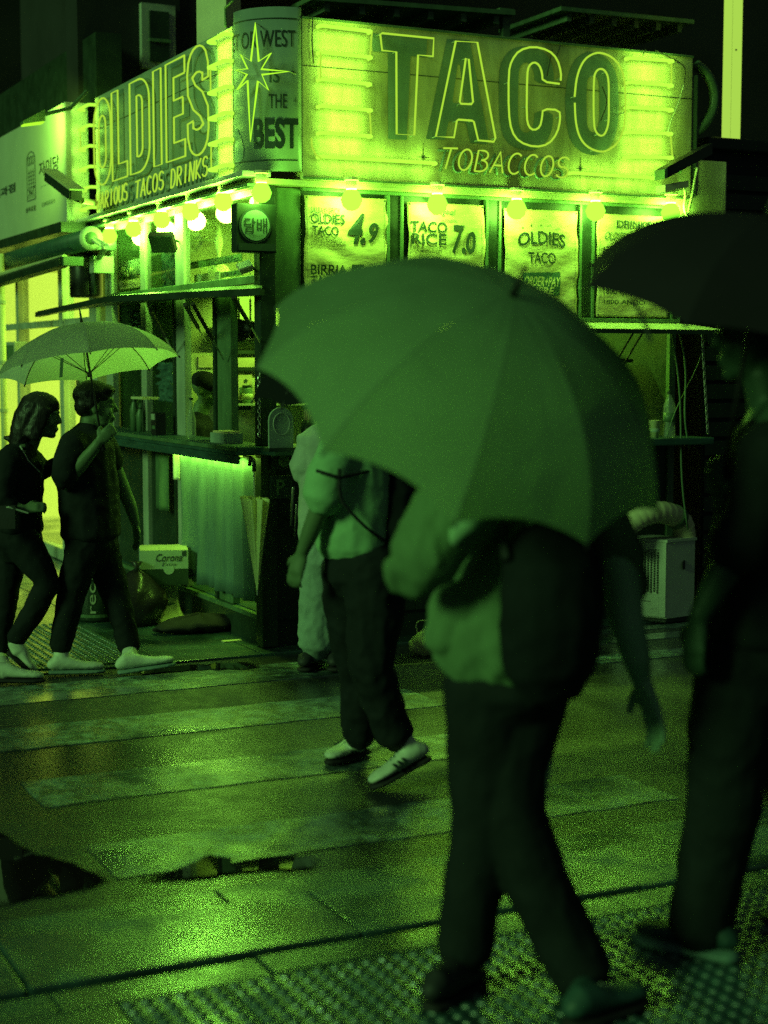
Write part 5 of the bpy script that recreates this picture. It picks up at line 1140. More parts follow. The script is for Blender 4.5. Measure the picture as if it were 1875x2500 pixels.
def hand(w, d, n_, th, curl=.5, k=1.0, spread=.16):
    """w wrist, d finger direction, n_ palm normal (fingers curl towards it), th thumb side"""
    d = Vector(d).normalized(); n_ = Vector(n_); n_ = (n_-d*n_.dot(d)).normalized(); th = Vector(th); th = (th-d*th.dot(d)-n_*th.dot(n_)).normalized(); w = Vector(w)
    P = [sweep([(w, .026*k, .020*k), (w+d*.035*k, .036*k, .016*k), (w+d*.085*k, .040*k, .014*k)], th)]
    for i, (ln, off) in enumerate(((.072, .030), (.080, .010), (.075, -.010), (.058, -.029))):
        p = w+d*.088*k+th*off*k; dir_ = (d+th*spread*(off*20)*.3).normalized(); pts = [(p-dir_*.02*k, .0088*k, .0085*k)]; an = curl*.5
        for sg_ in (.45, .3, .25):
            dd = (dir_*math.cos(an)+n_*math.sin(an)); p = p+dd*ln*sg_*k; pts.append((p, .0082*k-.0004*len(pts)*k, .0080*k-.0004*len(pts)*k)); an += curl
        P.append(sweep(pts, th, 10))
    p = w+d*.03*k+th*.028*k; dd = (d*.62+th*.7+n_*.25).normalized(); pts = [(p, .012*k, .012*k), (p+dd*.03*k, .0105*k, .0105*k)]
    p2 = p+dd*.03*k; dd2 = (d*.85+th*.25+n_*(.3+.5*curl)).normalized(); pts.append((p2+dd2*.03*k, .009*k, .009*k)); P.append(sweep(pts, n_, 10))
    return P
def shoe(heel, toe, w=.046, h=.092, up=(0, 0, 1), upper=None, sole=None, parent=None, ankle=None, stripes=False, thick=.022):
    heel, toe = Vector(heel), Vector(toe); ax = toe-heel; L_ = ax.length; f = ax.normalized(); up = Vector(up); s_ = up.cross(f).normalized(); u = f.cross(s_)
    secs = [(.0, .72, .62), (.12, .85, .95), (.30, .86, .86), (.50, .92, .62), (.70, 1.02, .46), (.88, .98, .42), (1.0, .66, .32)]
    P = [sweep([(heel+f*L_*t+u*(thick+h*hh*.5), w*a, h*hh*.5) for t, a, hh in secs], s_)]
    if ankle is not None: P.append(sweep([(heel+f*L_*.22+u*h*.6, .043, .046), (Vector(ankle), .040, .042)], s_))
    up_ = fuse('shoe', P, upper, parent, .007, 4)
    fuse('sole', [sweep([(heel+f*L_*t+u*thick*.45, w*(a+.06), thick*.6) for t, a, hh in [(-.02, .7, 0), (.12, .88, 0), (.4, .86, 0), (.7, 1.04, 0), (.9, .95, 0), (1.03, .5, 0)]], s_)], sole, up_, .006, 3)
    for k in range(4):                                              # laces over the instep
        c_ = heel+f*L_*(.42+.075*k)+u*(thick+h*(.70-.085*k)); MB().tube([c_-s_*w*.55-u*.012, c_+u*.003, c_+s_*w*.55-u*.012], .0042, 5).build('lace', M['pale_metal'] if upper is not CL['sneaker'] else M['ink_soft'], up_)
    if stripes:
        for g in (-1, 1):
            for k in range(3):
                c_ = heel+f*L_*(.40+.085*k)+u*(thick+h*(.36-.03*k))+s_*g*w*(.90); MB().obox(c_, (f*.35+u*.9)*.019, f*.0052, s_*.010).build('stripe', M['ink'], up_)
    return up_
SKIN = mat('skin', .22, .5, .12, 9, .05, 60, rgb=(.16, .22, .13))
CL = dict(black=mat('black_fabric', .017, .85, .3, 9, .12, 90, spec=.2, rgb=(.019, .020, .028)), black2=mat('black_trousers', .014, .8, .3, 7, .12, 80, spec=.2, rgb=(.017, .018, .026)), tee=mat('pale_tee', .50, .85, .15, 7, .1, 90), khaki=mat('pale_trousers', .40, .85, .2, 7, .1, 90),
          shirt=mat('loose_shirt', .34, .8, .2, 6, .1, 80, transl=.2, rgb=(.22, .34, .19)), hair=mat('black_hair', .012, .4, .3, 60, .3, 160, stretch=(1, 1, .15)), sneaker=mat('white_sneaker', .78, .5, .2, 14, .05, 40), sole=mat('pale_sole', .34, .5, .15, 9), dsole=mat('dark_sole', .02, .7, .2, 9), navy=mat('dark_denim', .022, .85, .3, 8, .12, 90, spec=.2, rgb=(.015, .016, .024)))
def q1(x, y, Y): return at(x/2.764, 900+y/2.764, Y)
def q3(x, y, Y): return at(650+x/2.2117, 950+y/2.2117, Y)
def dd(x, y, Y): return at(x*1.1302, y*1.1302, Y)
GZ = Vector((0, 0, .012))

# ---- man with the pale umbrella
Y = 8.8; f0 = Vector((.96, .18, -.02))
man = thing('person', 'man in black shirt and trousers walking right under the pale umbrella', 'person', Vector((q1(600, 2050, Y).x, Y, .012)))
S = (0, 1, 0)
hc = q1(650, 250, Y); hw = q1(664, 500, Y-.22)
body = head(hc, f0, 1.04)+[sweep([(q1(612, 335, Y), .055, .058), (q1(600, 440, Y), .06, .06)], S),
  sweep([(q1(600, 430, Y), .10, .07), (q1(585, 520, Y), .185, .115), (q1(600, 760, Y), .165, .12), (q1(615, 1000, Y), .15, .115), (q1(620, 1150, Y), .16, .12)], S),
  sweep([(q1(500, 500, Y-.17), .055, .055), (q1(455, 640, Y-.2), .048, .05), (q1(448, 775, Y-.22), .043, .045), (q1(540, 650, Y-.22), .041, .041), (q1(618, 560, Y-.22), .031, .031), (hw, .027, .027)], S),
  sweep([(q1(690, 500, Y+.17), .055, .055), (q1(800, 740, Y+.2), .042, .044), (q1(880, 930, Y+.2), .035, .036), (q1(915, 1050, Y+.2), .026, .026)], S),
  sweep([(q1(590, 1150, Y-.08), .085, .085), (q1(480, 1550, Y-.08), .055, .06), (q1(410, 1900, Y-.08), .038, .04)], S), sweep([(q1(670, 1150, Y+.08), .085, .085), (q1(775, 1530, Y+.05), .055, .06), (q1(870, 1900, Y+.02), .038, .04)], S)]
body += hand(hw, q1(695, 470, Y-.22)-hw, (.35, .55, .45), (-.1, -.2, 1), 1.05, .95)+hand(q1(915, 1050, Y+.2), (.1, 0, -1), (-.5, -.4, 0), (.6, -.5, 0), .35, .92)
fuse('body', body, SKIN, man, .0075, 3)
fuse('hair', short_hair(hc, f0, 1.04), CL['hair'], man, .008, 3, .003, 35)
fuse('shirt', [sweep([(q1(603, 400, Y), .075, .07), (q1(590, 450, Y), .15, .105), (q1(580, 520, Y), .215, .15), (q1(590, 760, Y), .205, .165), (q1(605, 1000, Y), .20, .163), (q1(612, 1120, Y), .20, .16)], S),
  sweep([(q1(505, 485, Y-.16), .075, .075), (q1(455, 620, Y-.2), .078, .076), (q1(440, 740, Y-.22), .080, .074)], S), sweep([(q1(690, 490, Y+.16), .07, .07), (q1(760, 640, Y+.19), .07, .07)], S), sweep([(q1(625, 415, Y), .07, .04), (q1(690, 470, Y), .05, .03)], S)], CL['black'], man, .011, 5, .007, 9)
fuse('trousers', [sweep([(q1(612, 1060, Y), .165, .14), (q1(618, 1200, Y), .17, .145)], S), sweep([(q1(585, 1150, Y-.08), .10, .11), (q1(500, 1450, Y-.08), .085, .085), (q1(440, 1720, Y-.08), .07, .068), (q1(408, 1885, Y-.08), .062, .062)], S),
  sweep([(q1(660, 1150, Y+.08), .10, .11), (q1(755, 1450, Y+.06), .085, .085), (q1(835, 1720, Y+.03), .07, .068), (q1(872, 1880, Y+.02), .064, .064)], S)], CL['black2'], man, .011, 4, .006, 11)
a = G(345/2.764, 900+2062/2.764, .012); a2 = a+Vector((.27, .05, 0)); shoe(a, a2, upper=CL['sneaker'], sole=CL['sole'], parent=man, ankle=q1(410, 1880, Y-.08))
a = G(812/2.764, 900+2060/2.764, .012); a2 = a+Vector((.28, .06, .035)); shoe(a, a2, upper=CL['sneaker'], sole=CL['sole'], parent=man, ankle=q1(872, 1880, Y+.02))

# ---- woman beside him
Y = 8.72; f0 = Vector((.97, -.05, -.12))
wm = thing('person', 'dark haired woman in black walking right behind the man', 'person', Vector((q1(80, 2080, Y).x, Y, .012)))
hc = q1(285, 320, Y)
wr = q1(160, 950, Y-.2)
body = head(hc, f0, .97)+[sweep([(q1(225, 440, Y), .048, .05), (q1(190, 520, Y), .052, .055)], S),
  sweep([(q1(180, 520, Y), .09, .06), (q1(130, 600, Y), .16, .10), (q1(120, 780, Y), .135, .105), (q1(110, 930, Y), .12, .10), (q1(110, 1130, Y), .155, .12)], S),
  sweep([(q1(70, 600, Y-.16), .047, .047), (q1(35, 740, Y-.19), .042, .043), (q1(20, 880, Y-.2), .037, .038), (q1(90, 930, Y-.2), .033, .033), (wr, .025, .025)], S),
  sweep([(q1(190, 600, Y+.15), .046, .046), (q1(300, 700, Y+.12), .04, .04), (q1(400, 640, Y+.1), .032, .032), (q1(450, 600, Y+.08), .025, .025)], S),
  sweep([(q1(130, 1150, Y-.07), .08, .085), (q1(330, 1460, Y-.08), .052, .055), (q1(90, 1850, Y-.06), .035, .036)], S), sweep([(q1(80, 1150, Y+.07), .08, .085), (q1(40, 1520, Y+.05), .052, .055), (q1(-5, 1960, Y+.04), .035, .036)], S)]
body += hand(wr, q1(215, 940, Y-.2)-wr, (.2, .6, -.4), (0, -.3, 1), .8, .88)+hand(q1(450, 600, Y+.08), (.8, .1, .3), (0, -.5, -.6), (.1, -.6, .5), .8, .88)
fuse('body', body, SKIN, wm, .0075, 3)
f, s_, u = basis(f0); k = .97
fuse('hair', short_hair(hc+u*.004, f0, .99, False)+[sweep([(q1(250, 240, Y), .088, .085), (q1(195, 340, Y), .090, .085), (q1(160, 430, Y), .086, .075), (q1(140, 510, Y), .078, .062), (q1(125, 575, Y), .06, .045)], S), sweep([(q1(100, 470, Y), .03, .03), (q1(60, 475, Y), .022, .018), (q1(28, 462, Y), .010, .009)], S),
  sweep([(hc+f*.02+u*.05-s_*.07, .02, .05), (q1(250, 380, Y-.08), .016, .045), (q1(215, 470, Y-.09), .014, .04)], S)], CL['hair'], wm, .008, 4, .003, 25)
fuse('top', [sweep([(q1(170, 540, Y), .10, .075), (q1(130, 600, Y), .185, .125), (q1(125, 780, Y), .165, .135), (q1(115, 940, Y), .155, .13), (q1(115, 1080, Y), .17, .14)], S),
  sweep([(q1(75, 590, Y-.16), .066, .066), (q1(35, 740, Y-.19), .062, .06), (q1(20, 880, Y-.2), .055, .055), (q1(85, 925, Y-.2), .045, .045)], S), sweep([(q1(195, 590, Y+.15), .062, .062), (q1(300, 690, Y+.12), .055, .055), (q1(380, 650, Y+.1), .045, .045)], S)], CL['black'], wm, .011, 4, .006, 10)
fuse('trousers', [sweep([(q1(112, 1040, Y), .15, .125), (q1(112, 1170, Y), .165, .14)], S), sweep([(q1(135, 1150, Y-.07), .10, .105), (q1(255, 1330, Y-.08), .085, .085), (q1(322, 1460, Y-.08), .072, .074), (q1(215, 1660, Y-.07), .06, .062), (q1(105, 1825, Y-.06), .05, .052)], S),
  sweep([(q1(85, 1150, Y+.07), .10, .105), (q1(60, 1350, Y+.06), .082, .085), (q1(40, 1520, Y+.05), .068, .07), (q1(15, 1750, Y+.04), .056, .058), (q1(0, 1930, Y+.04), .05, .052)], S)], CL['black2'], wm, .011, 4, .005, 11)
shoe(q1(55, 1925, Y-.06), q1(205, 2060, Y-.06), upper=CL['sneaker'], sole=CL['dsole'], parent=wm, ankle=q1(98, 1840, Y-.06), up=(.5, 0, .85), w=.042)
a = G(-35/2.764, 900+2115/2.764, .012); shoe(a, a+Vector((.25, .0, 0)), upper=CL['sneaker'], sole=CL['dsole'], parent=wm, ankle=q1(0, 1950, Y+.04), w=.042)
MB().tube([q1(135, 520, Y-.1), q1(190, 620, Y-.135), q1(270, 700, Y-.10)], .004, 6).build('necklace_cord', M['pale_metal'], wm)
hb = thing('shoulder_bag', 'small dark bag with a pale strap at the left edge held by the woman', 'bag', q1(20, 990, Y-.25)); MB().obox(q1(20, 1000, Y-.27), (.07, 0, 0), (0, .03, 0), (0, 0, .06)).build('pouch', M['rubber'], hb); MB().tube([q1(-20, 930, Y-.28), q1(60, 935, Y-.3), q1(190, 975, Y-.28)], .005, 6).build('strap', M['pale_metal'], hb)

# ---- staff member inside the kiosk
hv, hz_ = LP(500, 952, .34); hc = K(.34, hv, hz_); f0 = Vector((.9, -.1, -.35))
stf = thing('person', 'staff member in black cap and tee behind the left counter', 'person', Vector((hc.x, hc.y, .2)))
def sp(dx, dz, dy=0): return hc+Vector((dx, dy, dz))
body = head(hc, f0, 1.0)+[sweep([(sp(-.02, -.1), .052, .055), (sp(-.04, -.19), .06, .06)], S), sweep([(sp(-.04, -.2), .1, .07), (sp(-.05, -.27), .18, .11), (sp(-.06, -.5), .16, .12), (sp(-.06, -.75), .16, .12)], S),
  sweep([(sp(-.05, -.26, -.17), .05, .05), (sp(-.06, -.5, -.2), .042, .042), (sp(.08, -.56, -.26), .03, .03), (sp(.15, -.54, -.28), .024, .024)], S), sweep([(sp(-.05, -.26, .17), .05, .05), (sp(-.04, -.5, .2), .042, .042), (sp(.12, -.55, .2), .026, .026)], S),
  sweep([(sp(-.06, -.78, -.08), .085, .085), (sp(-.06, -1.15, -.08), .055, .06), (Vector((hc.x-.06, hc.y-.08, .28)), .04, .042)], S), sweep([(sp(-.06, -.78, .08), .085, .085), (sp(-.06, -1.15, .08), .055, .06), (Vector((hc.x-.06, hc.y+.08, .28)), .04, .042)], S)]
body += hand(sp(.15, -.54, -.28), (1, 0, -.2), (0, .3, -1), (.2, .8, 0), .7, .95)+hand(sp(.12, -.55, .2), (1, -.2, -.2), (0, -.3, -1), (.2, -.8, 0), .7, .95)
fuse('body', body, SKIN, stf, .008, 3)
fuse('shirt', [sweep([(sp(-.035, -.18), .08, .07), (sp(-.05, -.25), .2, .13), (sp(-.06, -.5), .19, .145), (sp(-.06, -.78), .19, .145)], S), sweep([(sp(-.05, -.25, -.16), .07, .07), (sp(-.06, -.44, -.2), .066, .066)], S), sweep([(sp(-.05, -.25, .16), .07, .07), (sp(-.05, -.44, .2), .066, .066)], S)], CL['black'], stf, .012, 4, .006, 9)
fuse('trousers', [sweep([(sp(-.06, -.74), .16, .13), (sp(-.06, -.85), .17, .135)], S), sweep([(sp(-.06, -.8, -.08), .1, .1), (Vector((hc.x-.06, hc.y-.08, .26)), .06, .06)], S), sweep([(sp(-.06, -.8, .08), .1, .1), (Vector((hc.x-.06, hc.y+.08, .26)), .06, .06)], S)], CL['black2'], stf, .013, 3, .004, 9)
f, s_, u = basis(f0); cap = [ell(hc+u*.052-f*.012, f, s_, u, .108, .09, .075), sweep([(hc+f*.07+u*.055, .07, .012), (hc+f*.15+u*.04, .055, .009)], s_)]
fuse('cap', cap, CL['black'], stf, .008, 3)
for g in (-1, 1): shoe(Vector((hc.x-.12, hc.y+.08*g, .201)), Vector((hc.x+.14, hc.y+.08*g, .201)), upper=M['rubber'], sole=CL['dsole'], parent=stf)

# ---- bystander in pale trousers by the kiosk corner
Y = 8.85; f0 = Vector((.3, .9, 0)); S2 = (1, 0, 0)
nn_ = thing('person', 'bystander in pale tee, pale trousers and black shoes by the kiosk corner', 'person', Vector((q3(300, 1530, Y).x, Y, .012)))
hc = q3(350, 60, Y)
wr = q3(215, 830, Y-.02)
body = head(hc, f0, 1.0)+[sweep([(hc-Vector((0, 0, .1)), .052, .055), (q3(350, 215, Y), .06, .06)], S2), sweep([(q3(350, 210, Y), .1, .07), (q3(355, 300, Y), .18, .11), (q3(360, 560, Y), .15, .11), (q3(365, 850, Y), .165, .12)], S2),
  sweep([(q3(270, 270, Y), .05, .05), (q3(235, 480, Y), .043, .043), (q3(218, 640, Y), .038, .038), (wr, .026, .026)], S2), sweep([(q3(440, 270, Y), .05, .05), (q3(480, 480, Y), .043, .043), (q3(490, 640, Y), .036, .036), (q3(490, 830, Y), .026, .026)], S2),
  sweep([(q3(310, 880, Y), .085, .085), (q3(280, 1180, Y), .055, .055), (q3(265, 1450, Y), .04, .04)], S2), sweep([(q3(410, 880, Y), .085, .085), (q3(420, 1180, Y), .055, .055), (q3(425, 1450, Y), .04, .04)], S2)]
body += hand(wr, (0, 0, -1), (.6, .2, 0), (.2, .9, 0), .4, .95)+hand(q3(490, 830, Y), (0, 0, -1), (-.6, .2, 0), (-.2, .9, 0), .4, .95)
fuse('body', body, SKIN, nn_, .008, 3); fuse('hair', short_hair(hc, f0, 1.0), CL['hair'], nn_, .009, 3)
fuse('tee', [sweep([(q3(350, 195, Y), .085, .075), (q3(352, 250, Y), .19, .12), (q3(358, 560, Y), .185, .14), (q3(362, 810, Y), .195, .15)], S2), sweep([(q3(275, 260, Y), .085, .085), (q3(235, 400, Y), .10, .09), (q3(222, 440, Y), .105, .092)], S2), sweep([(q3(435, 260, Y), .085, .085), (q3(475, 430, Y), .10, .09)], S2)], CL['tee'], nn_, .011, 4, .008, 9)
fuse('trousers', [sweep([(q3(365, 780, Y), .17, .135), (q3(365, 930, Y), .18, .14)], S2), sweep([(q3(305, 880, Y), .115, .11), (q3(285, 1150, Y), .108, .10), (q3(272, 1390, Y), .102, .095)], S2), sweep([(q3(415, 880, Y), .115, .11), (q3(425, 1150, Y), .108, .10), (q3(430, 1390, Y), .102, .095)], S2)], CL['khaki'], nn_, .011, 3, .011, 10)
for x in (265, 425): a = q3(x, 1535, Y); a.z = .012; shoe(a+Vector((-.06, -.09, 0)), a+Vector((.0, .19, 0)), upper=M['rubber'], sole=CL['dsole'], parent=nn_, w=.052, h=.085)

# ---- walker with backpack and white striped sneakers
Y = 6.45; f0 = Vector((-.92, -.36, 0)); S3 = Vector((-.36, .92, 0))
mm = thing('person', 'walker in pale tee and wide black trousers with white striped sneakers', 'person', Vector((q3(600, 2100, Y).x, Y, .012)))
hc = q3(440, 60, Y); wr = q3(195, 880, Y-.12)
el = q3(285, 660, Y-.16)
body = head(hc, f0, 1.03)+[sweep([(hc-Vector((-.01, 0, .1)), .055, .058), (q3(470, 270, Y), .06, .065)], S3), sweep([(q3(475, 260, Y), .1, .07), (q3(480, 340, Y), .185, .115), (q3(490, 600, Y), .16, .115), (q3(510, 860, Y), .15, .115), (q3(520, 960, Y), .16, .12)], S3),
  sweep([(q3(385, 330, Y-.17), .054, .054), (q3(325, 500, Y-.18), .048, .048), (el, .042, .042), (q3(235, 780, Y-.14), .036, .036), (wr, .026, .026)], S3), sweep([(q3(560, 330, Y+.18), .054, .054), (q3(640, 560, Y+.2), .042, .042), (q3(640, 760, Y+.15), .034, .034), (q3(630, 860, Y+.12), .026, .026)], S3),
  sweep([(q3(470, 960, Y+.1), .09, .09), (q3(520, 1450, Y+.2), .055, .06), (q3(505, 1900, Y+.25), .04, .04)], S3), sweep([(q3(570, 960, Y-.08), .09, .09), (q3(570, 1450, Y-.12), .055, .06), (q3(690, 1900, Y-.08), .04, .04)], S3)]
body += hand(wr, q3(160, 985, Y-.12)-wr, (.3, .5, -.1), (-.8, .1, 0), .45, 1.0)+hand(q3(630, 860, Y+.12), (.1, 0, -1), (-.3, -.3, 0), (-.8, -.2, 0), .45, 1.0)
fuse('body', body, SKIN, mm, .008, 3); fuse('hair', short_hair(hc, f0, 1.03), CL['hair'], mm, .009, 3)
fuse('tee', [sweep([(q3(472, 235, Y), .09, .08), (q3(470, 310, Y), .19, .125), (q3(475, 560, Y), .19, .15), (q3(470, 790, Y), .185, .15), (q3(470, 850, Y), .18, .148)], S3), sweep([(q3(395, 315, Y-.15), .085, .08), (q3(330, 480, Y-.18), .088, .085), (q3(312, 585, Y-.18), .09, .085)], S3), sweep([(q3(560, 315, Y+.15), .08, .08), (q3(610, 500, Y+.19), .085, .085)], S3)], mat('grey_tee', .42, .85, .2, 7, .1, 90, rgb=(.36, .60, .36)), mm, .011, 4, .006, 9)
fuse('trousers', [sweep([(q3(500, 850, Y), .155, .135), (q3(520, 1000, Y), .175, .16)], S3), sweep([(q3(460, 950, Y+.08), .12, .125), (q3(470, 1250, Y+.13), .115, .115), (q3(515, 1550, Y+.2), .09, .09), (q3(505, 1870, Y+.25), .070, .075)], S3), sweep([(q3(580, 950, Y-.08), .125, .13), (q3(590, 1200, Y-.1), .115, .115), (q3(565, 1480, Y-.12), .092, .092), (q3(635, 1720, Y-.1), .082, .082), (q3(692, 1870, Y-.08), .076, .078)], S3)], CL['black2'], mm, .011, 3, .010, 9)
a = G(650+535/2.2117, 950+1965/2.2117, .012); shoe(a, a+Vector((-.15, -.20, 0)), upper=CL['sneaker'], sole=CL['dsole'], parent=mm, ankle=q3(505, 1890, Y+.25), stripes=True)
toe = q3(585, 2140, 6.30); toe.z = .014; hl = q3(875, 2005, 6.38); shoe(hl, toe, upper=CL['sneaker'], sole=CL['dsole'], parent=mm, ankle=q3(735, 1880, Y-.08), up=(-.45, -.1, .85), stripes=True, w=.05)
bp = thing('backpack', 'black backpack worn by the walker in the pale tee', 'backpack', q3(680, 1080, Y))
fuse('pack', [sweep([(q3(660, 400, Y+.02), .10, .06), (q3(680, 560, Y+.02), .135, .10), (q3(690, 800, Y), .14, .11), (q3(700, 1000, Y), .13, .10), (q3(690, 1080, Y), .09, .07)], S3)], CL['navy'], bp, .012, 4, .006, 9)
for pts in ([(270, 440, -.275), (335, 460, -.285), (395, 478, -.27)], [(395, 478, -.25), (500, 455, -.205), (600, 432, -.14)], [(395, 430, -.27), (392, 590, -.25), (460, 670, -.232), (545, 755, -.205), (640, 820, -.13)]):
    MB().tube(sl3([q3(x, y, Y+dy) for x, y, dy in pts], 2), .007, 6).build('strap', M['rubber'], bp)

# ---- woman with the large grey umbrella in the foreground
Y = 4.30; f0 = Vector((.85, .5, 0)); S4 = Vector((-.35, .93, 0)).normalized()
ww = thing('person', 'woman in loose dim shirt and black trousers under the large grey umbrella', 'person', Vector((dd(1130, 2120, Y).x, Y, .010)))
hc = dd(1200, 915, Y); rh = dd(1383, 1462, Y+.1)
body = head(hc, f0, .98)+[sweep([(hc-Vector((.01, 0, .09)), .05, .052), (dd(1185, 1035, Y), .055, .058)], S4), sweep([(dd(1180, 1040, Y), .09, .06), (dd(1175, 1090, Y), .165, .10), (dd(1160, 1250, Y), .135, .10), (dd(1130, 1400, Y), .145, .11), (dd(1110, 1470, Y), .165, .125)], S4),
  sweep([(dd(1300, 1110, Y+.1), .045, .045), (dd(1342, 1250, Y+.06), .052, .052), (dd(1355, 1350, Y+.04), .048, .048), (dd(1374, 1420, Y+.06), .041, .041), (rh, .032, .029)], S4),
  sweep([(dd(1050, 1110, Y-.12), .045, .045), (dd(930, 1220, Y-.2), .038, .04), (dd(1010, 1130, Y-.3), .032, .032), (dd(1080, 1040, Y-.28), .024, .024)], S4),
  sweep([(dd(1060, 1480, Y-.02), .085, .09), (dd(1035, 1800, Y-.02), .055, .058), (dd(995, 2080, Y-.06), .038, .04)], S4), sweep([(dd(1150, 1480, Y+.02), .085, .09), (dd(1130, 1760, Y-.05), .055, .058), (dd(1260, 2120, Y-.12), .038, .04)], S4)]
body += hand(rh, dd(1415, 1560, Y+.1)-rh, (-.75, -.3, -.1), (-.6, .75, .1), .22, 1.3, .3)+hand(dd(1080, 1040, Y-.28), (.15, .1, 1), (.3, .9, 0), (-.6, .3, 0), 1.1, .9)
fuse('body', body, mat('skin_lifted', .1, .5, .12, 9, .05, 60, rgb=(.42, .62, .42)), ww, .0075, 3); fuse('hair', short_hair(hc, f0, 1.0)+[sweep([(hc-f0*.05, .08, .06), (hc-f0*.07-Vector((0, 0, .2)), .07, .04)], S4)], CL['hair'], ww, .009, 3)  # skin paled to make up for light missing on her arm
fuse('shirt', [sweep([(dd(1180, 1035, Y), .08, .07), (dd(1170, 1085, Y), .18, .125), (dd(1140, 1250, Y), .19, .16), (dd(1075, 1370, Y), .20, .165), (dd(1045, 1395, Y), .195, .16)], S4),
  sweep([(dd(1060, 1090, Y-.1), .10, .09), (dd(960, 1120, Y-.16), .115, .10), (dd(915, 1210, Y-.2), .10, .085), (dd(895, 1255, Y-.2), .06, .05)], S4), sweep([(dd(870, 1230, Y-.2), .045, .05), (dd(858, 1268, Y-.2), .02, .025)], S4), sweep([(dd(1295, 1110, Y+.08), .075, .07), (dd(1335, 1210, Y+.11), .078, .07), (dd(1345, 1275, Y+.12), .072, .066)], S4),
  sweep([(dd(990, 1300, Y-.05), .09, .06), (dd(945, 1385, Y-.05), .06, .035)], S4)], CL['shirt'], ww, .010, 4, .012, 11, .4)
fuse('trousers', [sweep([(dd(1095, 1400, Y), .16, .14), (dd(1100, 1490, Y), .18, .155)], S4), sweep([(dd(1055, 1470, Y-.02), .125, .125), (dd(1050, 1640, Y-.02), .105, .105), (dd(1042, 1800, Y-.03), .085, .085), (dd(1015, 1960, Y-.05), .078, .078), (dd(1002, 2060, Y-.06), .072, .074)], S4),
  sweep([(dd(1140, 1470, Y+.02), .125, .125), (dd(1105, 1640, Y-.02), .105, .105), (dd(1105, 1760, Y-.05), .09, .092), (dd(1170, 1930, Y-.09), .086, .088), (dd(1262, 2110, Y-.12), .084, .084)], S4)], CL['black2'], ww, .011, 3, .006, 8)
a = G(930*1.1302, 2185*1.1302, .012); shoe(a, a+Vector((.14, .20, 0)), upper=M['rubber'], sole=CL['dsole'], parent=ww, ankle=dd(1000, 2075, Y-.06), w=.045)
a = G(1235*1.1302, 2222*1.1302, .012); shoe(a, a+Vector((.20, .15, .01)), upper=mat('dull_sneaker', .10, .5, .2, 12), sole=CL['dsole'], parent=ww, ankle=dd(1260, 2125, Y-.12), w=.05)
bk2 = thing('backpack', 'rounded black backpack on the woman under the grey umbrella', 'backpack', dd(1190, 1450, Y-.15))
fuse('pack', [sweep([(dd(1200, 1170, Y-.17), .115, .07), (dd(1195, 1230, Y-.2), .135, .10), (dd(1190, 1340, Y-.2), .14, .11), (dd(1190, 1430, Y-.18), .13, .10), (dd(1205, 1475, Y-.16), .10, .07)], (1, .3, 0)), sweep([(dd(1225, 1470, Y-.15), .06, .05), (dd(1243, 1500, Y-.13), .022, .02)], (1, .3, 0))], CL['navy'], bk2, .012, 4, .006, 8)
MB().tube(sl3([dd(1095, 1210, Y-.26), dd(1080, 1140, Y-.2), dd(1110, 1085, Y-.1)], 2), .012, 6).build('strap', M['rubber'], bk2); MB().tube(sl3([dd(1290, 1210, Y-.2), dd(1300, 1140, Y-.1), dd(1270, 1085, Y-.02)], 2), .012, 6).build('strap', M['rubber'], bk2)

# ---- man at the right edge
Y = 4.50; f0 = Vector((-.93, .30, -.05)); S5 = Vector((.3, .93, 0)).normalized()
rm = thing('person', 'man in black at the right edge walking left under the black umbrella', 'person', Vector((dd(1560, 2070, Y).x, Y, .010)))
hc = dd(1632, 722, Y); wl = dd(1508, 1335, Y-.22)
wu = dd(1560, 1085, Y-.1)
body = head(hc, f0, 1.08)+[sweep([(dd(1650, 800, Y), .06, .062), (dd(1672, 890, Y), .064, .07)], S5), sweep([(dd(1675, 890, Y), .11, .08), (dd(1680, 960, Y), .20, .125), (dd(1665, 1130, Y), .175, .13), (dd(1640, 1300, Y), .165, .13), (dd(1635, 1380, Y), .17, .135)], S5),
  sweep([(dd(1665, 985, Y-.19), .058, .058), (dd(1640, 1130, Y-.24), .05, .05), (dd(1560, 1240, Y-.24), .043, .043), (wl, .029, .029)], S5), sweep([(dd(1690, 985, Y+.19), .058, .058), (dd(1650, 1150, Y+.15), .046, .046), (wu, .03, .03)], S5),
  sweep([(dd(1620, 1400, Y-.05), .095, .1), (dd(1585, 1720, Y-.03), .06, .06), (dd(1525, 2030, Y), .042, .042)], S5), sweep([(dd(1690, 1400, Y+.05), .095, .1), (dd(1740, 1720, Y+.06), .06, .06), (dd(1820, 2010, Y+.05), .042, .042)], S5)]
body += hand(wl, (-.12, .0, -1), (.5, .4, 0), (-.7, .3, 0), .4, 1.05)+hand(wu, (-.3, -.1, .9), (.6, .3, .2), (-.2, -.9, 0), 1.1, 1.0)
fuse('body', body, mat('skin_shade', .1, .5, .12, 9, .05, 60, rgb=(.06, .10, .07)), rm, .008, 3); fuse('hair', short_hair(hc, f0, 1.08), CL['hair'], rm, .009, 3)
fuse('shirt', [sweep([(dd(1690, 890, Y), .10, .085), (dd(1690, 945, Y), .21, .14), (dd(1660, 1130, Y), .205, .155), (dd(1640, 1290, Y), .20, .158), (dd(1640, 1370, Y), .20, .155)], S5), sweep([(dd(1665, 970, Y-.17), .09, .09), (dd(1640, 1110, Y-.23), .088, .088), (dd(1590, 1190, Y-.24), .08, .08)], S5), sweep([(dd(1690, 970, Y+.17), .09, .09), (dd(1655, 1130, Y+.16), .085, .085)], S5)], CL['black'], rm, .012, 4, .008, 8)
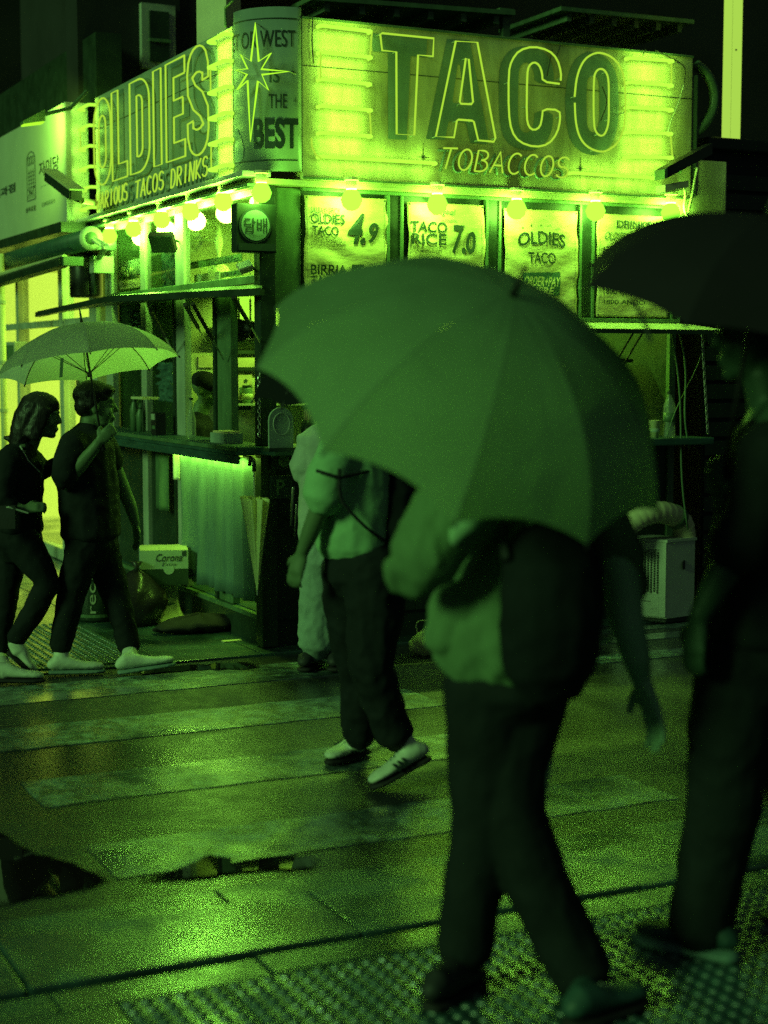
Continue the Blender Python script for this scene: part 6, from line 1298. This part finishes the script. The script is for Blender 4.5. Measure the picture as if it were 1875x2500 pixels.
fuse('trousers', [sweep([(dd(1640, 1330, Y), .17, .145), (dd(1640, 1430, Y), .185, .16)], S5), sweep([(dd(1610, 1400, Y-.05), .13, .13), (dd(1575, 1580, Y-.04), .118, .118), (dd(1565, 1740, Y-.02), .105, .105), (dd(1530, 1900, Y), .096, .096), (dd(1512, 2010, Y), .092, .094)], S5), sweep([(dd(1690, 1400, Y+.05), .13, .13), (dd(1735, 1700, Y+.06), .108, .108), (dd(1815, 1990, Y+.05), .095, .095)], S5)], CL['black2'], rm, .012, 3, .007, 8)
a = G(1580*1.1302, 2080*1.1302, .012); shoe(a, a+Vector((-.235, .16, .0)), upper=mat('canvas_shoe', .07, .6, .2, 12), sole=mat('rubber_foxing', .26, .5, .15, 9), parent=rm, ankle=dd(1525, 2020, Y), w=.05, thick=.036)
a = dd(1850, 2085, Y+.05); a.z = .012; shoe(a, a+Vector((-.235, .16, .0)), upper=M['rubber'], sole=CL['sole'], parent=rm, ankle=dd(1820, 2015, Y+.05), w=.05)

# ================================================================== open umbrellas
def umbrella(label, centre, axis, R, depth, n, m, rot, shaft_to, ribm, parent_label=None, hook=None, scallop=.06, name='umbrella'):
    ax = Vector(axis).normalized(); c_ = Vector(centre); e1 = Vector((1, 0, 0)); e1 = (e1-ax*e1.dot(ax)).normalized(); e2 = ax.cross(e1); apex = c_+ax*depth
    t = thing(name, label, 'umbrella', shaft_to)
    th = math.radians(72); cth = 1-math.cos(th)
    def P(an, r): # r 0..1 along a rib
        q = r*th; return apex+(e1*math.cos(an)+e2*math.sin(an))*R*math.sin(q)/math.sin(th)-ax*depth*(1-math.cos(q))/cth
    for k in range(n):
        a0, a1 = rot+2*math.pi*k/n, rot+2*math.pi*(k+1)/n; b = MB()
        def fn(i, j):
            r = .012+.988*i; bow = 4*j*(1-j)
            p = P(a0, r).lerp(P(a1, r), j)                      # taut panel: straight between the ribs
            mid = P((a0+a1)/2, r); p = p.lerp(p+(mid-P(a0, r).lerp(P(a1, r), .5))*bow, .15)
            p = p+(apex-ax*depth-p)*0
            if i > .6: p = p.lerp(P(a0, .9*r).lerp(P(a1, .9*r), j), bow*scallop*((i-.6)/.4)**2*6)
            return p+ax*.0015*noise.noise(Vector((i*4, j*4, k)))
        b.grid(fn, 14, 12); b.build('canopy_panel', m, t, True)
        MB().tube([P(a0, i/10)-ax*.006 for i in range(11)], .0028, 5).build('rib', ribm, t)
        MB().tube([P(a0, .5)-ax*.006, apex-ax*depth*1.15], .0022, 5).build('stretcher', ribm, t)
        MB().lathe([(.004, -.004), (.005, .006), (.002, .012)], P(a0, 1.0), P(a0, 1.0)-P(a0, .97), 6).build('rib_tip', ribm, t)
    MB().tube([apex, Vector(shaft_to)], .0062, 8).build('shaft', M['black'], t, True)
    MB().tube([apex-ax*.01, apex+ax*.035, apex+ax*.09], [.012, .007, .004], 8).build('ferrule', M['black'], t, True)
    MB().tube([apex-ax*depth*1.1, apex-ax*depth*1.22], .014, 8).build('runner', M['black'], t)
    sv = (Vector(shaft_to)-apex).normalized(); h0 = Vector(shaft_to); MB().tube([h0-sv*.05, h0+sv*.08], .013, 8).build('grip', M['black'], t, True)
    return t
def umbr_mat(name, g, tr, rgb=None): return mat(name, g, .45 if g > .1 else .85, .12, 5, .05, 120, transl=tr, spec=.4 if g > .1 else .15, rgb=rgb)
cc = at(216, 897, 8.75)
t = umbrella('pale open umbrella held by the man at the left', cc, (-.155, .13, .98), .49, .235, 8, umbr_mat('pale_canopy', .85, .7), .20, hw+Vector((.012, .02, .03)), M['black'])
MB().obox(cc+Vector((-.06, -.43, .0)), (.008, 0, .0), (0, .002, 0), (.004, 0, .05)).build('tie_strap', M['mid_metal'], t)
cc = at(1130, 995, 4.15); ax = Vector((.34, -.44, .83)).normalized()
umbrella('large grey open umbrella filling the centre of the street', cc, ax, .56, .335, 10, umbr_mat('grey_canopy', .48, .5, (.39, .58, .34)), 2.75, dd(1085, 1030, 4.05), M['black'], scallop=.10)
cc = at(1822, 745, 4.35)
t = umbrella('black open umbrella at the right edge over the man in black', cc, (.16, -.24, .955), .46, .235, 8, umbr_mat('black_canopy', .016, .02, (.024, .018, .03)), .25, wu+Vector((0, 0, .05)), M['black'])
MB().tube(sl3([at(1545, 738, 4.0), at(1572, 775, 3.99), at(1588, 835, 3.98)], 2), .006, 6).build('tie_strap', M['rubber'], t)
cc = at(908, 988, 6.5)
umbrella('black open umbrella half hidden behind the grey one', cc, (0.03, -.03, 1), .48, .36, 8, umbr_mat('black_canopy_b', .012, .01, (.011, .012, .016)), math.pi, q3(630, 840, 6.57), M['black'])
